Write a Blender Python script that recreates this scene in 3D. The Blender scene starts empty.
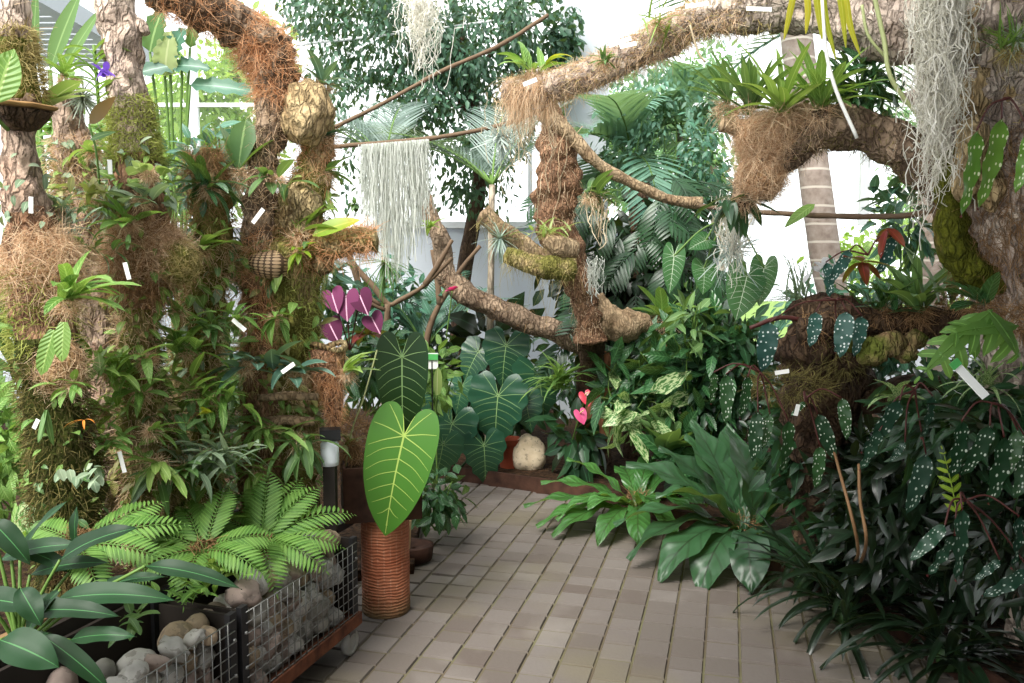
import bpy, math, random
import numpy as np
from mathutils import Vector, noise

R = random.Random(11)
G = np.random.default_rng(11)
C = bpy.context.scene.collection
F, CAMZ, PITCH = 826.0, 1.6, math.radians(4.9)
CP, SP = math.cos(PITCH), math.sin(PITCH)

# ------------------------------------------------------------------ camera and measuring helpers
cd = bpy.data.cameras.new('camera'); co = bpy.data.objects.new('camera', cd); C.objects.link(co)
co.location = (0, 0, CAMZ); co.rotation_euler = (math.pi/2 - PITCH, 0, 0)
cd.sensor_width = 22.3; cd.lens = 22.3*F/1024; cd.clip_end = 200
bpy.context.scene.camera = co

def ray(px, py):
    a, b = (px-512)/F, (341.5-py)/F
    return np.array([a, CP + b*SP, -SP + b*CP])
def at(px, py, Y):
    d = ray(px, py); return np.array([0, 0, CAMZ]) + d*(Y/d[1])
def gnd(px, py, z=0.0):
    d = ray(px, py); return np.array([0, 0, CAMZ]) + d*((z-CAMZ)/d[2])
def m_(px, Y): return px*Y/F          # a length read off in pixels at depth Y, in metres
def V3(*a): return np.array(a, float)
def unit(v):
    v = np.asarray(v, float); n = np.linalg.norm(v, axis=-1, keepdims=True); return v/np.maximum(n, 1e-9)

# ------------------------------------------------------------------ mesh builder
class MB:
    def __init__(s): s.v, s.uv, s.t, s.q, s.tr, s.n = [], [], [], [], [], 0
    def raw(s, V, Q=None, T=None, UV=None, tint=0.5):
        V = np.asarray(V, float).reshape(-1, 3); k = len(V)
        s.v.append(V)
        s.uv.append(np.zeros((k, 2)) if UV is None else np.asarray(UV, float))
        s.t.append(np.full(k, tint) if np.isscalar(tint) else np.asarray(tint, float))
        if Q is not None and len(Q): s.q.append(np.asarray(Q, int).reshape(-1, 4) + s.n)
        if T is not None and len(T): s.tr.append(np.asarray(T, int).reshape(-1, 3) + s.n)
        s.n += k
    def many(s, tpl, M, P, S=None, tint=None):
        """copies of a template (V, UV, Q, T): M (n,3,3) rows are the x, y, z axes, P (n,3)"""
        V, UV, Q, T = tpl; n = len(P); k = len(V)
        M = np.asarray(M, float).reshape(n, 3, 3); P = np.asarray(P, float).reshape(n, 3)
        S = np.ones(n) if S is None else np.broadcast_to(np.asarray(S, float), (n,))
        W = np.einsum('kj,njc->nkc', V, M)*S[:, None, None] + P[:, None, :]
        tint = G.random(n) if tint is None else np.broadcast_to(np.asarray(tint, float), (n,))
        off = (np.arange(n)*k)[:, None, None]
        s.raw(W.reshape(-1, 3), (Q[None]+off).reshape(-1, 4) if len(Q) else None, (T[None]+off).reshape(-1, 3) if len(T) else None,
              np.tile(UV, (n, 1)), np.repeat(tint, k))
    def build(s, name, mats, parent=None, origin=None, smooth=True):
        V = np.concatenate(s.v); o = np.zeros(3) if origin is None else np.asarray(origin, float)
        if parent is not None:
            o = np.zeros(3); q_ = parent
            while q_ is not None: o = o+np.array(q_.location); q_ = q_.parent
        V = V - o
        Q = np.concatenate(s.q) if s.q else np.zeros((0, 4), int)
        T = np.concatenate(s.tr) if s.tr else np.zeros((0, 3), int)
        me = bpy.data.meshes.new(name)
        li = np.concatenate([Q.ravel(), T.ravel()]).astype(np.int32)
        me.vertices.add(len(V)); me.vertices.foreach_set('co', V.ravel().astype(np.float32))
        me.loops.add(len(li)); me.loops.foreach_set('vertex_index', li)
        nq, nt = len(Q), len(T)
        me.polygons.add(nq+nt)
        me.polygons.foreach_set('loop_start', np.concatenate([np.arange(nq)*4, nq*4+np.arange(nt)*3]).astype(np.int32))
        me.polygons.foreach_set('loop_total', np.concatenate([np.full(nq, 4), np.full(nt, 3)]).astype(np.int32))
        me.polygons.foreach_set('use_smooth', np.full(nq+nt, smooth))
        me.update(calc_edges=True)
        uv = np.concatenate(s.uv); ul = me.uv_layers.new(name='UVMap')
        ul.data.foreach_set('uv', uv[li].ravel().astype(np.float32))
        at_ = me.attributes.new('tint', 'FLOAT', 'POINT'); at_.data.foreach_set('value', np.concatenate(s.t).astype(np.float32))
        me.validate()
        for m in (mats if isinstance(mats, (list, tuple)) else [mats]): me.materials.append(MT[m] if isinstance(m, str) else m)
        ob = bpy.data.objects.new(name, me); C.objects.link(ob)
        if parent is not None: ob.parent = parent
        else: ob.location = o
        return ob

def tag(o, label=None, cat=None, group=None, kind=None):
    for k, v in (('label', label), ('category', cat), ('group', group), ('kind', kind)):
        if v: o[k] = v
    return o
def thing(name, label, cat, loc, group=None):
    o = bpy.data.objects.new(name, None); C.objects.link(o); o.empty_display_size = .05
    o.location = tuple(loc); return tag(o, label, cat, group)
def struct(o): o['kind'] = 'structure'; return o

# ------------------------------------------------------------------ shapes
def smooth_path(P, n):
    P = np.asarray(P, float); k = len(P)
    if k == 2: return P[0] + (P[1]-P[0])*np.linspace(0, 1, n)[:, None]
    E = np.vstack([2*P[0]-P[1], P, 2*P[-1]-P[-2]])
    out = []
    for u in np.linspace(0, k-1-1e-6, n):
        i = int(u); t = u-i; a, b, c, d = E[i], E[i+1], E[i+2], E[i+3]
        out.append(.5*((2*b)+(c-a)*t+(2*a-5*b+4*c-d)*t*t+(3*b-a-3*c+d)*t**3))
    return np.array(out)

def frames(P):
    T = unit(np.gradient(P, axis=0)); N = np.zeros_like(P)
    a = np.array([0, 0, 1.]) if abs(T[0][2]) < .9 else np.array([0, -1., 0])
    N[0] = unit(np.cross(T[0], np.cross(a, T[0])))
    for i in range(1, len(P)):
        v = N[i-1]-T[i]*np.dot(N[i-1], T[i]); N[i] = unit(v)
    return T, N, np.cross(T, N)

def tube(mb, pts, rad, seg=8, n=None, rough=0.0, freq=8.0, caps=True, tint=0.5, ridge=0.0, flat=1.0):
    """a smooth tapering limb; ROUGH displaces it with noise (share of the radius), RIDGE adds lengthwise furrows"""
    n = n or max(2, (len(pts)-1)*4+1)
    P = smooth_path(pts, n); rad = np.asarray(rad, float) if not np.isscalar(rad) else np.full(len(pts), rad)
    r = np.interp(np.linspace(0, 1, n), np.linspace(0, 1, len(rad)), rad)
    T, N, B = frames(P); a = np.linspace(0, 2*math.pi, seg, endpoint=False)
    D = np.cos(a)[None, :, None]*N[:, None]+np.sin(a)[None, :, None]*B[:, None]*flat
    k = np.ones((n, seg))
    if rough or ridge:
        for i in range(n):
            for j in range(seg):
                p = P[i]+D[i, j]*r[i]
                v = noise.fractal(Vector(p*freq), 1.0, 2.0, 3)
                k[i, j] += rough*v
                if ridge:
                    w = P[i]*3+D[i, j]*r[i]*10
                    k[i, j] += ridge*(abs(noise.noise(Vector((D[i, j][0]*6, D[i, j][1]*6+D[i, j][2]*6, w[2]*.7+w[0]*.3))))*2-.6)
    V = P[:, None]+D*(r[:, None]*k)[..., None]
    idx = np.arange(n*seg).reshape(n, seg); nx = np.roll(idx, -1, axis=1)
    Q = np.stack([idx[:-1], nx[:-1], nx[1:], idx[1:]], -1).reshape(-1, 4)
    L = np.concatenate([[0], np.cumsum(np.linalg.norm(np.diff(P, axis=0), axis=1))])
    UV = np.stack(np.broadcast_arrays((a/6.2832)[None], L[:, None]), -1).reshape(-1, 2)
    Vf = V.reshape(-1, 3); Tt = []
    if caps:
        Vf = np.vstack([Vf, P[0]-T[0]*r[0]*.25, P[-1]+T[-1]*r[-1]*.25]); UV = np.vstack([UV, UV[0], UV[-1]])
        for j in range(seg):
            Tt.append((n*seg, idx[0, (j+1) % seg], idx[0, j])); Tt.append((n*seg+1, idx[-1, j], idx[-1, (j+1) % seg]))
    mb.raw(Vf, Q, Tt, UV, tint)
    return P, r

def box(mb, c, sx, sy, sz, ax=None, tint=.5):
    """box centred at c with half axes given by ax (3x3 rows) or the world axes"""
    ax = np.eye(3) if ax is None else np.asarray(ax, float)
    V, Q = [], []
    h = np.array([sx, sy, sz])/2
    f = [((-1, -1, -1), (-1, 1, -1), (1, 1, -1), (1, -1, -1)), ((-1, -1, 1), (1, -1, 1), (1, 1, 1), (-1, 1, 1)), ((-1, -1, -1), (1, -1, -1), (1, -1, 1), (-1, -1, 1)),
         ((1, -1, -1), (1, 1, -1), (1, 1, 1), (1, -1, 1)), ((1, 1, -1), (-1, 1, -1), (-1, 1, 1), (1, 1, 1)), ((-1, 1, -1), (-1, -1, -1), (-1, -1, 1), (-1, 1, 1))]
    for q in f:
        Q.append([len(V)+i for i in range(4)]); V += [np.asarray(c)+(np.array(p)*h)@ax for p in q]
    mb.raw(V, Q, None, np.tile([[0, 0], [1, 0], [1, 1], [0, 1]], (6, 1)), tint)

def bar(mb, a, b, w, h=None, up=(0, 0, 1), tint=.5):
    a, b = np.asarray(a, float), np.asarray(b, float); y = unit(b-a); u = np.asarray(up, float)
    if abs(np.dot(y, u)) > .95: u = np.array([0, 1., 0])
    x = unit(np.cross(y, u)); z = np.cross(x, y)
    box(mb, (a+b)/2, w, np.linalg.norm(b-a), h or w, [x, y, z], tint)

def lathe(mb, c, prof, seg=28, tint=.5, fn=None):
    n = len(prof); a = np.linspace(0, 2*math.pi, seg, endpoint=False)
    V = np.array([[c[0]+r*math.cos(t)*(fn(t, z) if fn else 1), c[1]+r*math.sin(t)*(fn(t, z) if fn else 1), c[2]+z] for r, z in prof for t in a])
    idx = np.arange(n*seg).reshape(n, seg); nx = np.roll(idx, -1, 1)
    Q = np.stack([idx[:-1], nx[:-1], nx[1:], idx[1:]], -1).reshape(-1, 4)
    UV = np.array([[t/6.2832, z] for r, z in prof for t in a])
    mb.raw(V, Q, None, UV, tint)

_ico = {}
def blob(mb, c, sx, sy, sz, rough=.15, freq=2.0, seed=0, sub=3, tint=.5, ax=None):
    """a lumpy closed body (stone, root ball, burl)"""
    if sub not in _ico:
        import bmesh
        b = bmesh.new(); bmesh.ops.create_icosphere(b, subdivisions=sub, radius=1)
        b.verts.ensure_lookup_table()
        _ico[sub] = (np.array([v.co[:] for v in b.verts]), np.array([[v.index for v in f.verts] for f in b.faces])); b.free()
    V, T = _ico[sub]
    o = Vector((seed*7.3, seed*3.1, seed*1.7))
    k = np.array([1+rough*noise.fractal(Vector(v)*freq+o, 1.0, 2.0, 3) for v in V])
    W = V*k[:, None]*np.array([sx, sy, sz])
    if ax is not None: W = W@np.asarray(ax)
    mb.raw(W+np.asarray(c), None, T, V[:, :2], tint)

# ---- leaves
PROF = {
    'lance': lambda s: np.sin(np.pi*np.clip(s, 0, 1)**.8)**.85,
    'ovate': lambda s: (np.clip(s, 0, 1)**.45)*np.clip(1-s, 0, 1)**.75/.545,
    'strap': lambda s: np.minimum(1, .45+s*2.2)*np.clip(1-s**5, 0, 1)**.7,
    'linear': lambda s: np.clip(1-s, 0, 1)**.6*np.minimum(1, .6+s*3),
    'obov': lambda s: (.12+.88*np.sin(np.pi*np.clip(s, 0, 1)**1.5*.97)**.8)*np.clip(1-s**14, 0, 1),
    'round': lambda s: np.sqrt(np.clip(1-(2*s-1)**2, 0, 1)),
    'wing': lambda s: np.clip(s, 0, 1)**.42*np.clip(1-s, 0, 1)**.72/.485,
}
def leaf(L=1., W=.25, prof='lance', droop=.6, fold=.25, nu=7, nv=2, wave=0., wf=5, twist=0., curl=0., side=0.):
    s = np.linspace(0, 1, nu+1); w = PROF[prof](s)*W/2; w[-1] = max(w[-1], 0)
    th = droop*s; ds = L/nu
    y = np.concatenate([[0], np.cumsum(np.cos((th[1:]+th[:-1])/2)*ds)]); z = -np.concatenate([[0], np.cumsum(np.sin((th[1:]+th[:-1])/2)*ds)])
    t = np.linspace(-1, 1, nv+1)
    S, Tt = np.meshgrid(s, t, indexing='ij'); Wd = w[:, None]*Tt
    lift = fold*np.abs(Wd)*(1-.6*np.abs(Tt)*curl) + wave*np.abs(Tt)*np.sin(S*wf*6.28+Tt*1.3)
    ph = twist*S
    X = Wd*np.cos(ph)+side*L*S**2; Z0 = lift+Wd*np.sin(ph)
    Yy = y[:, None]+np.sin(th)[:, None]*Z0; Zz = z[:, None]+np.cos(th)[:, None]*Z0
    V = np.stack([X, Yy, Zz], -1).reshape(-1, 3); UV = np.stack([(Tt+1)/2, S], -1).reshape(-1, 2)
    i = np.arange((nu+1)*(nv+1)).reshape(nu+1, nv+1)
    Q = np.stack([i[:-1, :-1], i[:-1, 1:], i[1:, 1:], i[1:, :-1]], -1).reshape(-1, 4)
    return V, UV, Q, np.zeros((0, 3), int)

def basis(y, up=None, roll=None):
    """(n,3,3) axes with y along Y and z as near UP as can be"""
    y = unit(np.atleast_2d(y)); n = len(y)
    up = np.tile([0, 0, 1.], (n, 1)) if up is None else np.broadcast_to(np.asarray(up, float), (n, 3)).copy()
    bad = np.abs((y*up).sum(1)) > .97; up[bad] = up[bad]+np.array([.35, -.4, .1])
    x = unit(np.cross(y, up)); z = np.cross(x, y)
    if roll is not None:
        c, s_ = np.cos(roll)[:, None], np.sin(roll)[:, None]; x, z = x*c+z*s_, z*c-x*s_
    return np.stack([x, y, z], 1)

def dirs(az, el):
    az, el = np.radians(az), np.radians(el)
    return np.stack([np.cos(az)*np.cos(el), np.sin(az)*np.cos(el), np.sin(el)], -1)

def rosette(mb, c, n, L, W, prof='strap', el=(25, 75), az=(0, 360), droop=(.6, 1.4), fold=.3, var=.3, spread=0., nu=7, wave=0., tint=None, wf=4):
    """N leaves springing from one point"""
    for k in range(n):
        a = az[0]+(az[1]-az[0])*((k+.5*R.random())/max(n, 1)) if n > 3 else R.uniform(*az)
        e = R.uniform(*el); l = L*R.uniform(1-var, 1+var*.5)
        tp = leaf(l, W*R.uniform(.8, 1.15), prof, R.uniform(*droop), fold, nu, 2, wave, wf, R.uniform(-.5, .5), side=R.uniform(-.12, .12))
        p = np.asarray(c)+np.array([R.gauss(0, 1), R.gauss(0, 1), R.gauss(0, .4)])*spread
        mb.many(tp, basis(dirs(a, e)), [p], None, [R.random() if tint is None else tint])

def strands(mb, P, D, L, w, sag=0., curl=.4, k=4, tint=None):
    """n hairs from P along D: ribbons of k steps"""
    n = len(P); L = np.broadcast_to(L, (n,)); D = unit(D); sd = unit(np.cross(D, G.normal(size=(n, 3)))); b = unit(G.normal(size=(n, 3)))
    s = np.linspace(0, 1, k+1)
    c = P[:, None]+D[:, None]*(L[:, None]*s)[..., None]+b[:, None]*(curl*L[:, None]*s**2)[..., None]
    c[..., 2] -= sag*L[:, None]*s**2
    wd = w*(1-.6*s)[None, :, None]*sd[:, None]/2
    V = np.stack([c-wd, c+wd], 2).reshape(-1, 3)
    i = np.arange(n*(k+1)*2).reshape(n, k+1, 2)
    Q = np.stack([i[:, :-1, 0], i[:, :-1, 1], i[:, 1:, 1], i[:, 1:, 0]], -1).reshape(-1, 4)
    mb.raw(V, Q, None, None, np.repeat(G.random(n) if tint is None else np.clip(tint, 0, 1), (k+1)*2))

def on_tube(P, r, n, lo=0., hi=1.):
    """n random surface points on a limb: points, outward normals, along-directions"""
    m = len(P); u = G.uniform(lo*(m-1), hi*(m-1)-1e-6, n); i = np.minimum(u.astype(int), m-2); f = (u-i)[:, None]
    T, N, B = frames(P); a = G.uniform(0, 6.2832, n)
    nn = np.cos(a)[:, None]*N[i]+np.sin(a)[:, None]*B[i]
    rr = r[i]*(1-f[:, 0])+r[i+1]*f[:, 0]
    return P[i]*(1-f)+P[i+1]*f+nn*rr[:, None], nn, T[i]

def hair(mb, P, r, n, L, w, lo=0., hi=1., out=.35, along=.5, sag=.2, curl=.5, k=4):
    p, nn, t = on_tube(P, r, n, lo, hi)
    rnd = G.normal(size=(n, 3)); tang = unit(rnd-nn*(rnd*nn).sum(1)[:, None])
    d = nn*out+tang*(1-out)+t*G.uniform(-along, along, n)[:, None]
    strands(mb, p-nn*.004, d, L*G.uniform(.5, 1.2, n), w, sag, curl, k)

def ball_hair(mb, c, rad, n, L, w, out=.35, sag=.2, curl=.5, k=4):
    nn = unit(G.normal(size=(n, 3))); p = np.asarray(c)+nn*np.asarray(rad)*G.uniform(.85, 1.02, n)[:, None]
    rnd = G.normal(size=(n, 3)); tang = unit(rnd-nn*(rnd*nn).sum(1)[:, None])
    strands(mb, p, nn*out+tang*(1-out), L*G.uniform(.5, 1.2, n), w, sag, curl, k)

def heart_pts(half, nrm=40):
    h = smooth_path([(x, y, 0) for x, y in half], nrm)[:, :2]
    return np.vstack([h, (h[::-1]*[-1, 1])[1:-1]])
HEART = [(0, -1), (.09, -.9), (.21, -.7), (.30, -.42), (.335, -.12), (.325, .1), (.26, .26), (.16, .30), (.075, .24), (.03, .12), (0.004, .02)]
HEARTW = [(0, -1), (.13, -.86), (.3, -.66), (.43, -.38), (.49, -.08), (.46, .18), (.36, .34), (.23, .37), (.1, .28), (.035, .13), (0.004, .02)]
HEARTL = [(0, -1), (.1, -.84), (.2, -.70), (.30, -.62), (.31, -.48), (.44, -.36), (.45, -.2), (.54, -.06), (.5, .1), (.5, .26), (.38, .34), (.27, .42), (.12, .34), (.04, .14), (0.004, .02)]
def heart(L, half=HEART, droop=.5, cup=.15, rings=6, ruffle=0., sc=1.0):
    """a heart-shaped blade with its tip along +y, petiole at the origin: (blade template, vein template, warp)"""
    out = heart_pts(half)*[sc, 1]; m = len(out)
    def warp(x, y):
        s = np.clip(-y, -1, 1.2); th = droop*s
        yy = np.where(np.abs(droop) > 1e-3, np.sin(th)/(droop if abs(droop) > 1e-3 else 1), s)
        zz = -(1-np.cos(th))/(droop if abs(droop) > 1e-3 else 1)+cup*np.abs(x)-cup*1.2*x*x + ruffle*np.sin(y*26)*np.abs(x)*2
        return np.stack([x*L, yy*L, zz*L], -1)
    rr = np.linspace(0, 1, rings+1)[1:]
    xy = np.concatenate([[[0, 0]]]+[out*k for k in rr])
    V = warp(xy[:, 0], xy[:, 1]); T = [(0, 1+(j+1) % m, 1+j) for j in range(m)]; Q = []
    for a in range(rings-1):
        for j in range(m):
            b = 1+a*m; j2 = (j+1) % m; Q.append((b+j, b+j2, b+m+j2, b+m+j))
    UV = np.stack([xy[:, 0]+.5, -xy[:, 1]], -1)
    # veins as narrow raised ribbons
    def edge(ang, f=.93):
        d = np.array([math.sin(ang), -math.cos(ang)]); a = np.arctan2(out[:, 0], -out[:, 1])
        k = np.argmin(np.abs(((a-ang+math.pi) % (2*math.pi))-math.pi)); return out[k]*f
    lines = [(np.array([[0, .0], [0, -.5], [0, -.97]]), .0095)]
    for sg in (1, -1):
        for ang in (1.15, 1.75, 2.45, 2.85): lines.append((np.array([[0, 0], edge(sg*ang)*.55+[0, .01], edge(sg*ang)]), .0058))
        for y0 in (-.1, -.22, -.34, -.46, -.58, -.7, -.82):
            x1 = np.interp(-(y0-.17), -out[:m//2, 1][::-1], out[:m//2, 0][::-1])*.93
            lines.append((np.array([[0, y0], [sg*x1*.55, y0-.06], [sg*x1, y0-.17*min(1, 1.2+y0)]]), .0042))
    vv, vq, n0 = [], [], 0
    for l, w in lines:
        p = smooth_path(np.c_[l, np.zeros(len(l))], 9)[:, :2]; d = unit(np.gradient(p, axis=0)); pr = np.stack([-d[:, 1], d[:, 0]], -1)*(w*np.linspace(1, .35, 9))[:, None]
        a, b = p-pr, p+pr
        va, vb = warp(a[:, 0], a[:, 1]), warp(b[:, 0], b[:, 1]); e = np.array([0, 0, .004*L])
        vv += [np.stack([va+e, vb+e], 1).reshape(-1, 3)]; vq += [(n0+2*i, n0+2*i+1, n0+2*i+3, n0+2*i+2) for i in range(8)]; n0 += 18
    vv = np.concatenate(vv)
    return (V, UV, np.array(Q), np.array(T)), (vv, np.zeros((len(vv), 2)), np.array(vq), np.zeros((0, 3), int))

def frond(mb, base, d, L, n=16, PL=.3, PW=.08, prof='lance', droop=1.0, shape='fern', up=None, stemr=.004, stem=None, lift=.2, tint=None, nu=4, rake=25, pd=.4, gap=.12):
    """a feather leaf: a curving rachis with two ranks of leaflets"""
    b = basis(d, up)[0]; s = np.linspace(0, 1, 14); th = droop*s; ds = L/13
    y = np.concatenate([[0], np.cumsum(np.cos((th[1:]+th[:-1])/2)*ds)]); z = -np.concatenate([[0], np.cumsum(np.sin((th[1:]+th[:-1])/2)*ds)])
    P = np.asarray(base)+y[:, None]*b[1]+z[:, None]*b[2]
    tube(stem if stem is not None else mb, P[::3] if len(P[::3]) > 2 else P, np.linspace(stemr, stemr*.3, len(P[::3])), 5, 14, tint=.6)
    tp = leaf(1, PW/PL, prof, pd, .15, nu, 2)
    ms, ps, sz, tt = [], [], [], []
    for k in range(n):
        u = gap+(1-gap)*(k+.5)/n; p = np.array([np.interp(u, s, P[:, j]) for j in range(3)]); i = min(12, int(u*13))
        t = unit(P[i+1]-P[i]); nz = unit(np.cross(b[0], t))
        if shape == 'fern': f = math.sin(math.pi*min(1, (u*.86+.14)))**.7
        elif shape == 'palm': f = .55+.45*math.sin(math.pi*u**.8)
        else: f = 1-.75*u
        rk = math.radians(rake+(1-u)*20 if shape != 'palm' else 35+20*(1-u))
        for sg in (1, -1):
            dd = b[0]*sg*math.cos(rk)+t*math.sin(rk)+nz*lift
            ms.append(basis(dd, nz)[0]); ps.append(p); sz.append(PL*f*R.uniform(.92, 1.05)); tt.append(R.random() if tint is None else tint)
    if shape != 'palm': ms.append(basis(unit(P[-1]-P[-2]), b[2])[0]); ps.append(P[-1]); sz.append(PL*.3); tt.append(.5)
    mb.many(tp, np.array(ms), np.array(ps), np.array(sz), np.array(tt))
    return P

def cloud(mb, c, rad, n, L, W, prof='ovate', hang=.5, clump=0, tint=None, droop=.5, shell=.4):
    """n leaves through an ellipsoid, facing up and outward, tips hanging"""
    u = unit(G.normal(size=(n, 3))); rr = (shell+(1-shell)*G.random(n))[:, None]
    p = u*rr
    if clump:
        cc = unit(G.normal(size=(clump, 3)))*(.35+.6*G.random(clump))[:, None]
        p = cc[G.integers(0, clump, n)]+G.normal(size=(n, 3))*.17
    P = np.asarray(c)+p*np.asarray(rad)
    d = unit(p)*.6+G.normal(size=(n, 3))*.5; d[:, 2] -= hang
    up = unit(G.normal(size=(n, 3))*.6+np.array([0, -.35, .9]))
    for j in range(3):
        s = slice(j, n, 3)
        if len(P[s]): mb.many(leaf(L, W, prof, droop*(j+.5)/1.5, .2, 3, 2), basis(d[s], up[s]), P[s], G.uniform(.65, 1.2, len(P[s])), None if tint is None else np.clip(tint+G.normal(size=len(P[s]))*.15, 0, 1))

# ------------------------------------------------------------------ materials
MT = {}
def srgb(h):
    if isinstance(h, str):
        c = [int(h[i:i+2], 16)/255 for i in (0, 2, 4)]
    else: c = [x/255 for x in h]
    return tuple(((x/12.92) if x <= .04045 else ((x+.055)/1.055)**2.4) for x in c)+(1,)

class NT:
    def __init__(s, name):
        s.m = bpy.data.materials.new(name); s.m.use_nodes = True; s.t = s.m.node_tree; s.t.nodes.clear(); MT[name] = s.m
        s.out = s.n('ShaderNodeOutputMaterial')
    def n(s, typ, **kw):
        nd = s.t.nodes.new(typ)
        for k, v in kw.items():
            if k in nd.inputs: s.set(nd.inputs[k], v)
            else: setattr(nd, k, v)
        return nd
    def set(s, sock, v):
        if hasattr(v, 'is_output'): s.t.links.new(v, sock)
        else: sock.default_value = v
    def math(s, op, a, b=0., c=None):
        nd = s.t.nodes.new('ShaderNodeMath'); nd.operation = op; s.set(nd.inputs[0], a); s.set(nd.inputs[1], b)
        if c is not None: s.set(nd.inputs[2], c)
        return nd.outputs[0]
    def mix(s, f, a, b, mode='MIX'):
        nd = s.t.nodes.new('ShaderNodeMix'); nd.data_type = 'RGBA'; nd.blend_type = mode
        s.set(nd.inputs[0], f); s.set(nd.inputs[6], a); s.set(nd.inputs[7], b); return nd.outputs[2]
    def ramp(s, f, *stops):
        nd = s.t.nodes.new('ShaderNodeValToRGB'); e = nd.color_ramp.elements
        while len(e) < len(stops): e.new(.5)
        for k, (p, c) in enumerate(stops): e[k].position = p; e[k].color = c if len(c) == 4 else (*c, 1)
        s.set(nd.inputs[0], f); return nd.outputs[0]
    def noise(s, scale, detail=3, vec=None, rough=.55):
        nd = s.n('ShaderNodeTexNoise', Scale=scale, Detail=detail, Roughness=rough)
        s.t.links.new(vec if vec is not None else s.pos(), nd.inputs['Vector']); return nd.outputs[0]
    def pos(s):
        return s.n('ShaderNodeNewGeometry').outputs['Position']
    def tint(s): return s.n('ShaderNodeAttribute', attribute_name='tint').outputs['Fac']
    def bump(s, h, strength=.5, dist=.01):
        return s.n('ShaderNodeBump', Strength=strength, Distance=dist, Height=h).outputs[0]
    def pbr(s, col, rough=.6, spec=.35, nrm=None, trans=0., tcol=None, metal=0.):
        p = s.n('ShaderNodeBsdfPrincipled'); s.set(p.inputs['Base Color'], col); s.set(p.inputs['Roughness'], rough)
        s.set(p.inputs['Specular IOR Level'], spec); s.set(p.inputs['Metallic'], metal)
        if nrm is not None: s.t.links.new(nrm, p.inputs['Normal'])
        o = p.outputs[0]
        if trans:
            tr = s.n('ShaderNodeBsdfTranslucent'); s.set(tr.inputs[0], tcol if tcol is not None else col)
            mx = s.n('ShaderNodeMixShader', Fac=trans); s.t.links.new(o, mx.inputs[1]); s.t.links.new(tr.outputs[0], mx.inputs[2]); o = mx.outputs[0]
        s.t.links.new(o, s.out.inputs[0]); return s.m

def leafmat(name, a, b, vein=None, vw=.05, lat=0, rough=.42, trans=.3, back=None, patch=None, spec=.4, tipc=None):
    """leaf: colour A..B by each leaf's own tint, optional pale midrib and side veins, paler back, blotches"""
    k = NT(name); t = k.tint(); col = k.mix(t, srgb(a), srgb(b))
    nz = k.noise(9, 2); col = k.mix(k.math('MULTIPLY', nz, .5), col, k.mix(.4, col, srgb('2a3418')))
    uv = k.n('ShaderNodeUVMap').outputs[0]; sx = k.n('ShaderNodeSeparateXYZ', Vector=uv)
    au = k.math('ABSOLUTE', k.math('SUBTRACT', sx.outputs[0], .5)); nrm = None
    if tipc: col = k.mix(k.math('MULTIPLY', k.math('POWER', sx.outputs[1], 4.), .8), col, srgb(tipc))
    if patch:
        pt = k.n('ShaderNodeTexNoise', Scale=9., Detail=2.); k.t.links.new(uv, pt.inputs['Vector'])
        col = k.mix(k.math('MULTIPLY', k.math('GREATER_THAN', pt.outputs[0], .5), .85), col, srgb(patch))
    if lat:
        ph = k.math('SINE', k.math('MULTIPLY', k.math('SUBTRACT', sx.outputs[1], k.math('MULTIPLY', au, .35)), lat*6.28))
        nrm = k.bump(ph, .35, .004)
        if vein: col = k.mix(k.math('MULTIPLY', k.math('GREATER_THAN', ph, .86), .5), col, srgb(vein))
    if vein: col = k.mix(k.math('LESS_THAN', au, vw), col, srgb(vein))
    if back:
        col = k.mix(k.n('ShaderNodeNewGeometry').outputs['Backfacing'], col, srgb(back))
    return k.pbr(col, rough, spec, nrm, trans, k.mix(.5, col, srgb('9db83a')))

def fibremat(name, a, b, trans=.3, rough=.85):
    k = NT(name); k.pbr(k.mix(k.tint(), srgb(a), srgb(b)), rough, .1, None, trans)

def barkmat(name, a, b, c=None, sc=1., strength=.9, moss=None, mossamt=.5):
    k = NT(name)
    mp = k.n('ShaderNodeMapping'); k.t.links.new(k.pos(), mp.inputs[0]); mp.inputs['Scale'].default_value = (22*sc, 22*sc, 8*sc)
    dn = k.n('ShaderNodeTexNoise', Scale=.9, Detail=5.); k.t.links.new(mp.outputs[0], dn.inputs['Vector'])
    dv = k.n('ShaderNodeVectorMath', operation='MULTIPLY_ADD'); k.t.links.new(dn.outputs[1], dv.inputs[0]); dv.inputs[1].default_value = (1.6, 1.6, 1.6); k.t.links.new(mp.outputs[0], dv.inputs[2])
    v = k.n('ShaderNodeTexVoronoi', feature='DISTANCE_TO_EDGE', Scale=1.7); k.t.links.new(dv.outputs[0], v.inputs['Vector'])
    crack = k.math('MINIMUM', k.math('MULTIPLY', k.math('ADD', v.outputs['Distance'], k.math('MULTIPLY', k.math('SUBTRACT', k.noise(30*sc, 4), .4), .25)), 4.5), 1.)
    n1 = k.noise(14*sc, 5); n2 = k.noise(60*sc, 3)
    col = k.ramp(n1, (.3, srgb(a)), (.7, srgb(b)))
    if c: col = k.mix(k.math('GREATER_THAN', k.noise(5*sc, 4), .56), col, srgb(c))
    col = k.mix(k.math('MULTIPLY', k.math('SUBTRACT', 1., crack), .5), col, srgb('2c2018'))
    if moss: col = k.mix(k.ramp(k.noise(4.5*sc, 5), (.5-mossamt*.25, (0, 0, 0)), (.62-mossamt*.25, (1, 1, 1))), col, k.mix(n2, srgb(moss), srgb('2f3512')))
    h = k.math('ADD', k.math('MULTIPLY', crack, .6), k.math('ADD', n1, k.math('MULTIPLY', n2, .4)))
    return k.pbr(col, .9, .15, k.bump(h, strength, .02))

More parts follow.
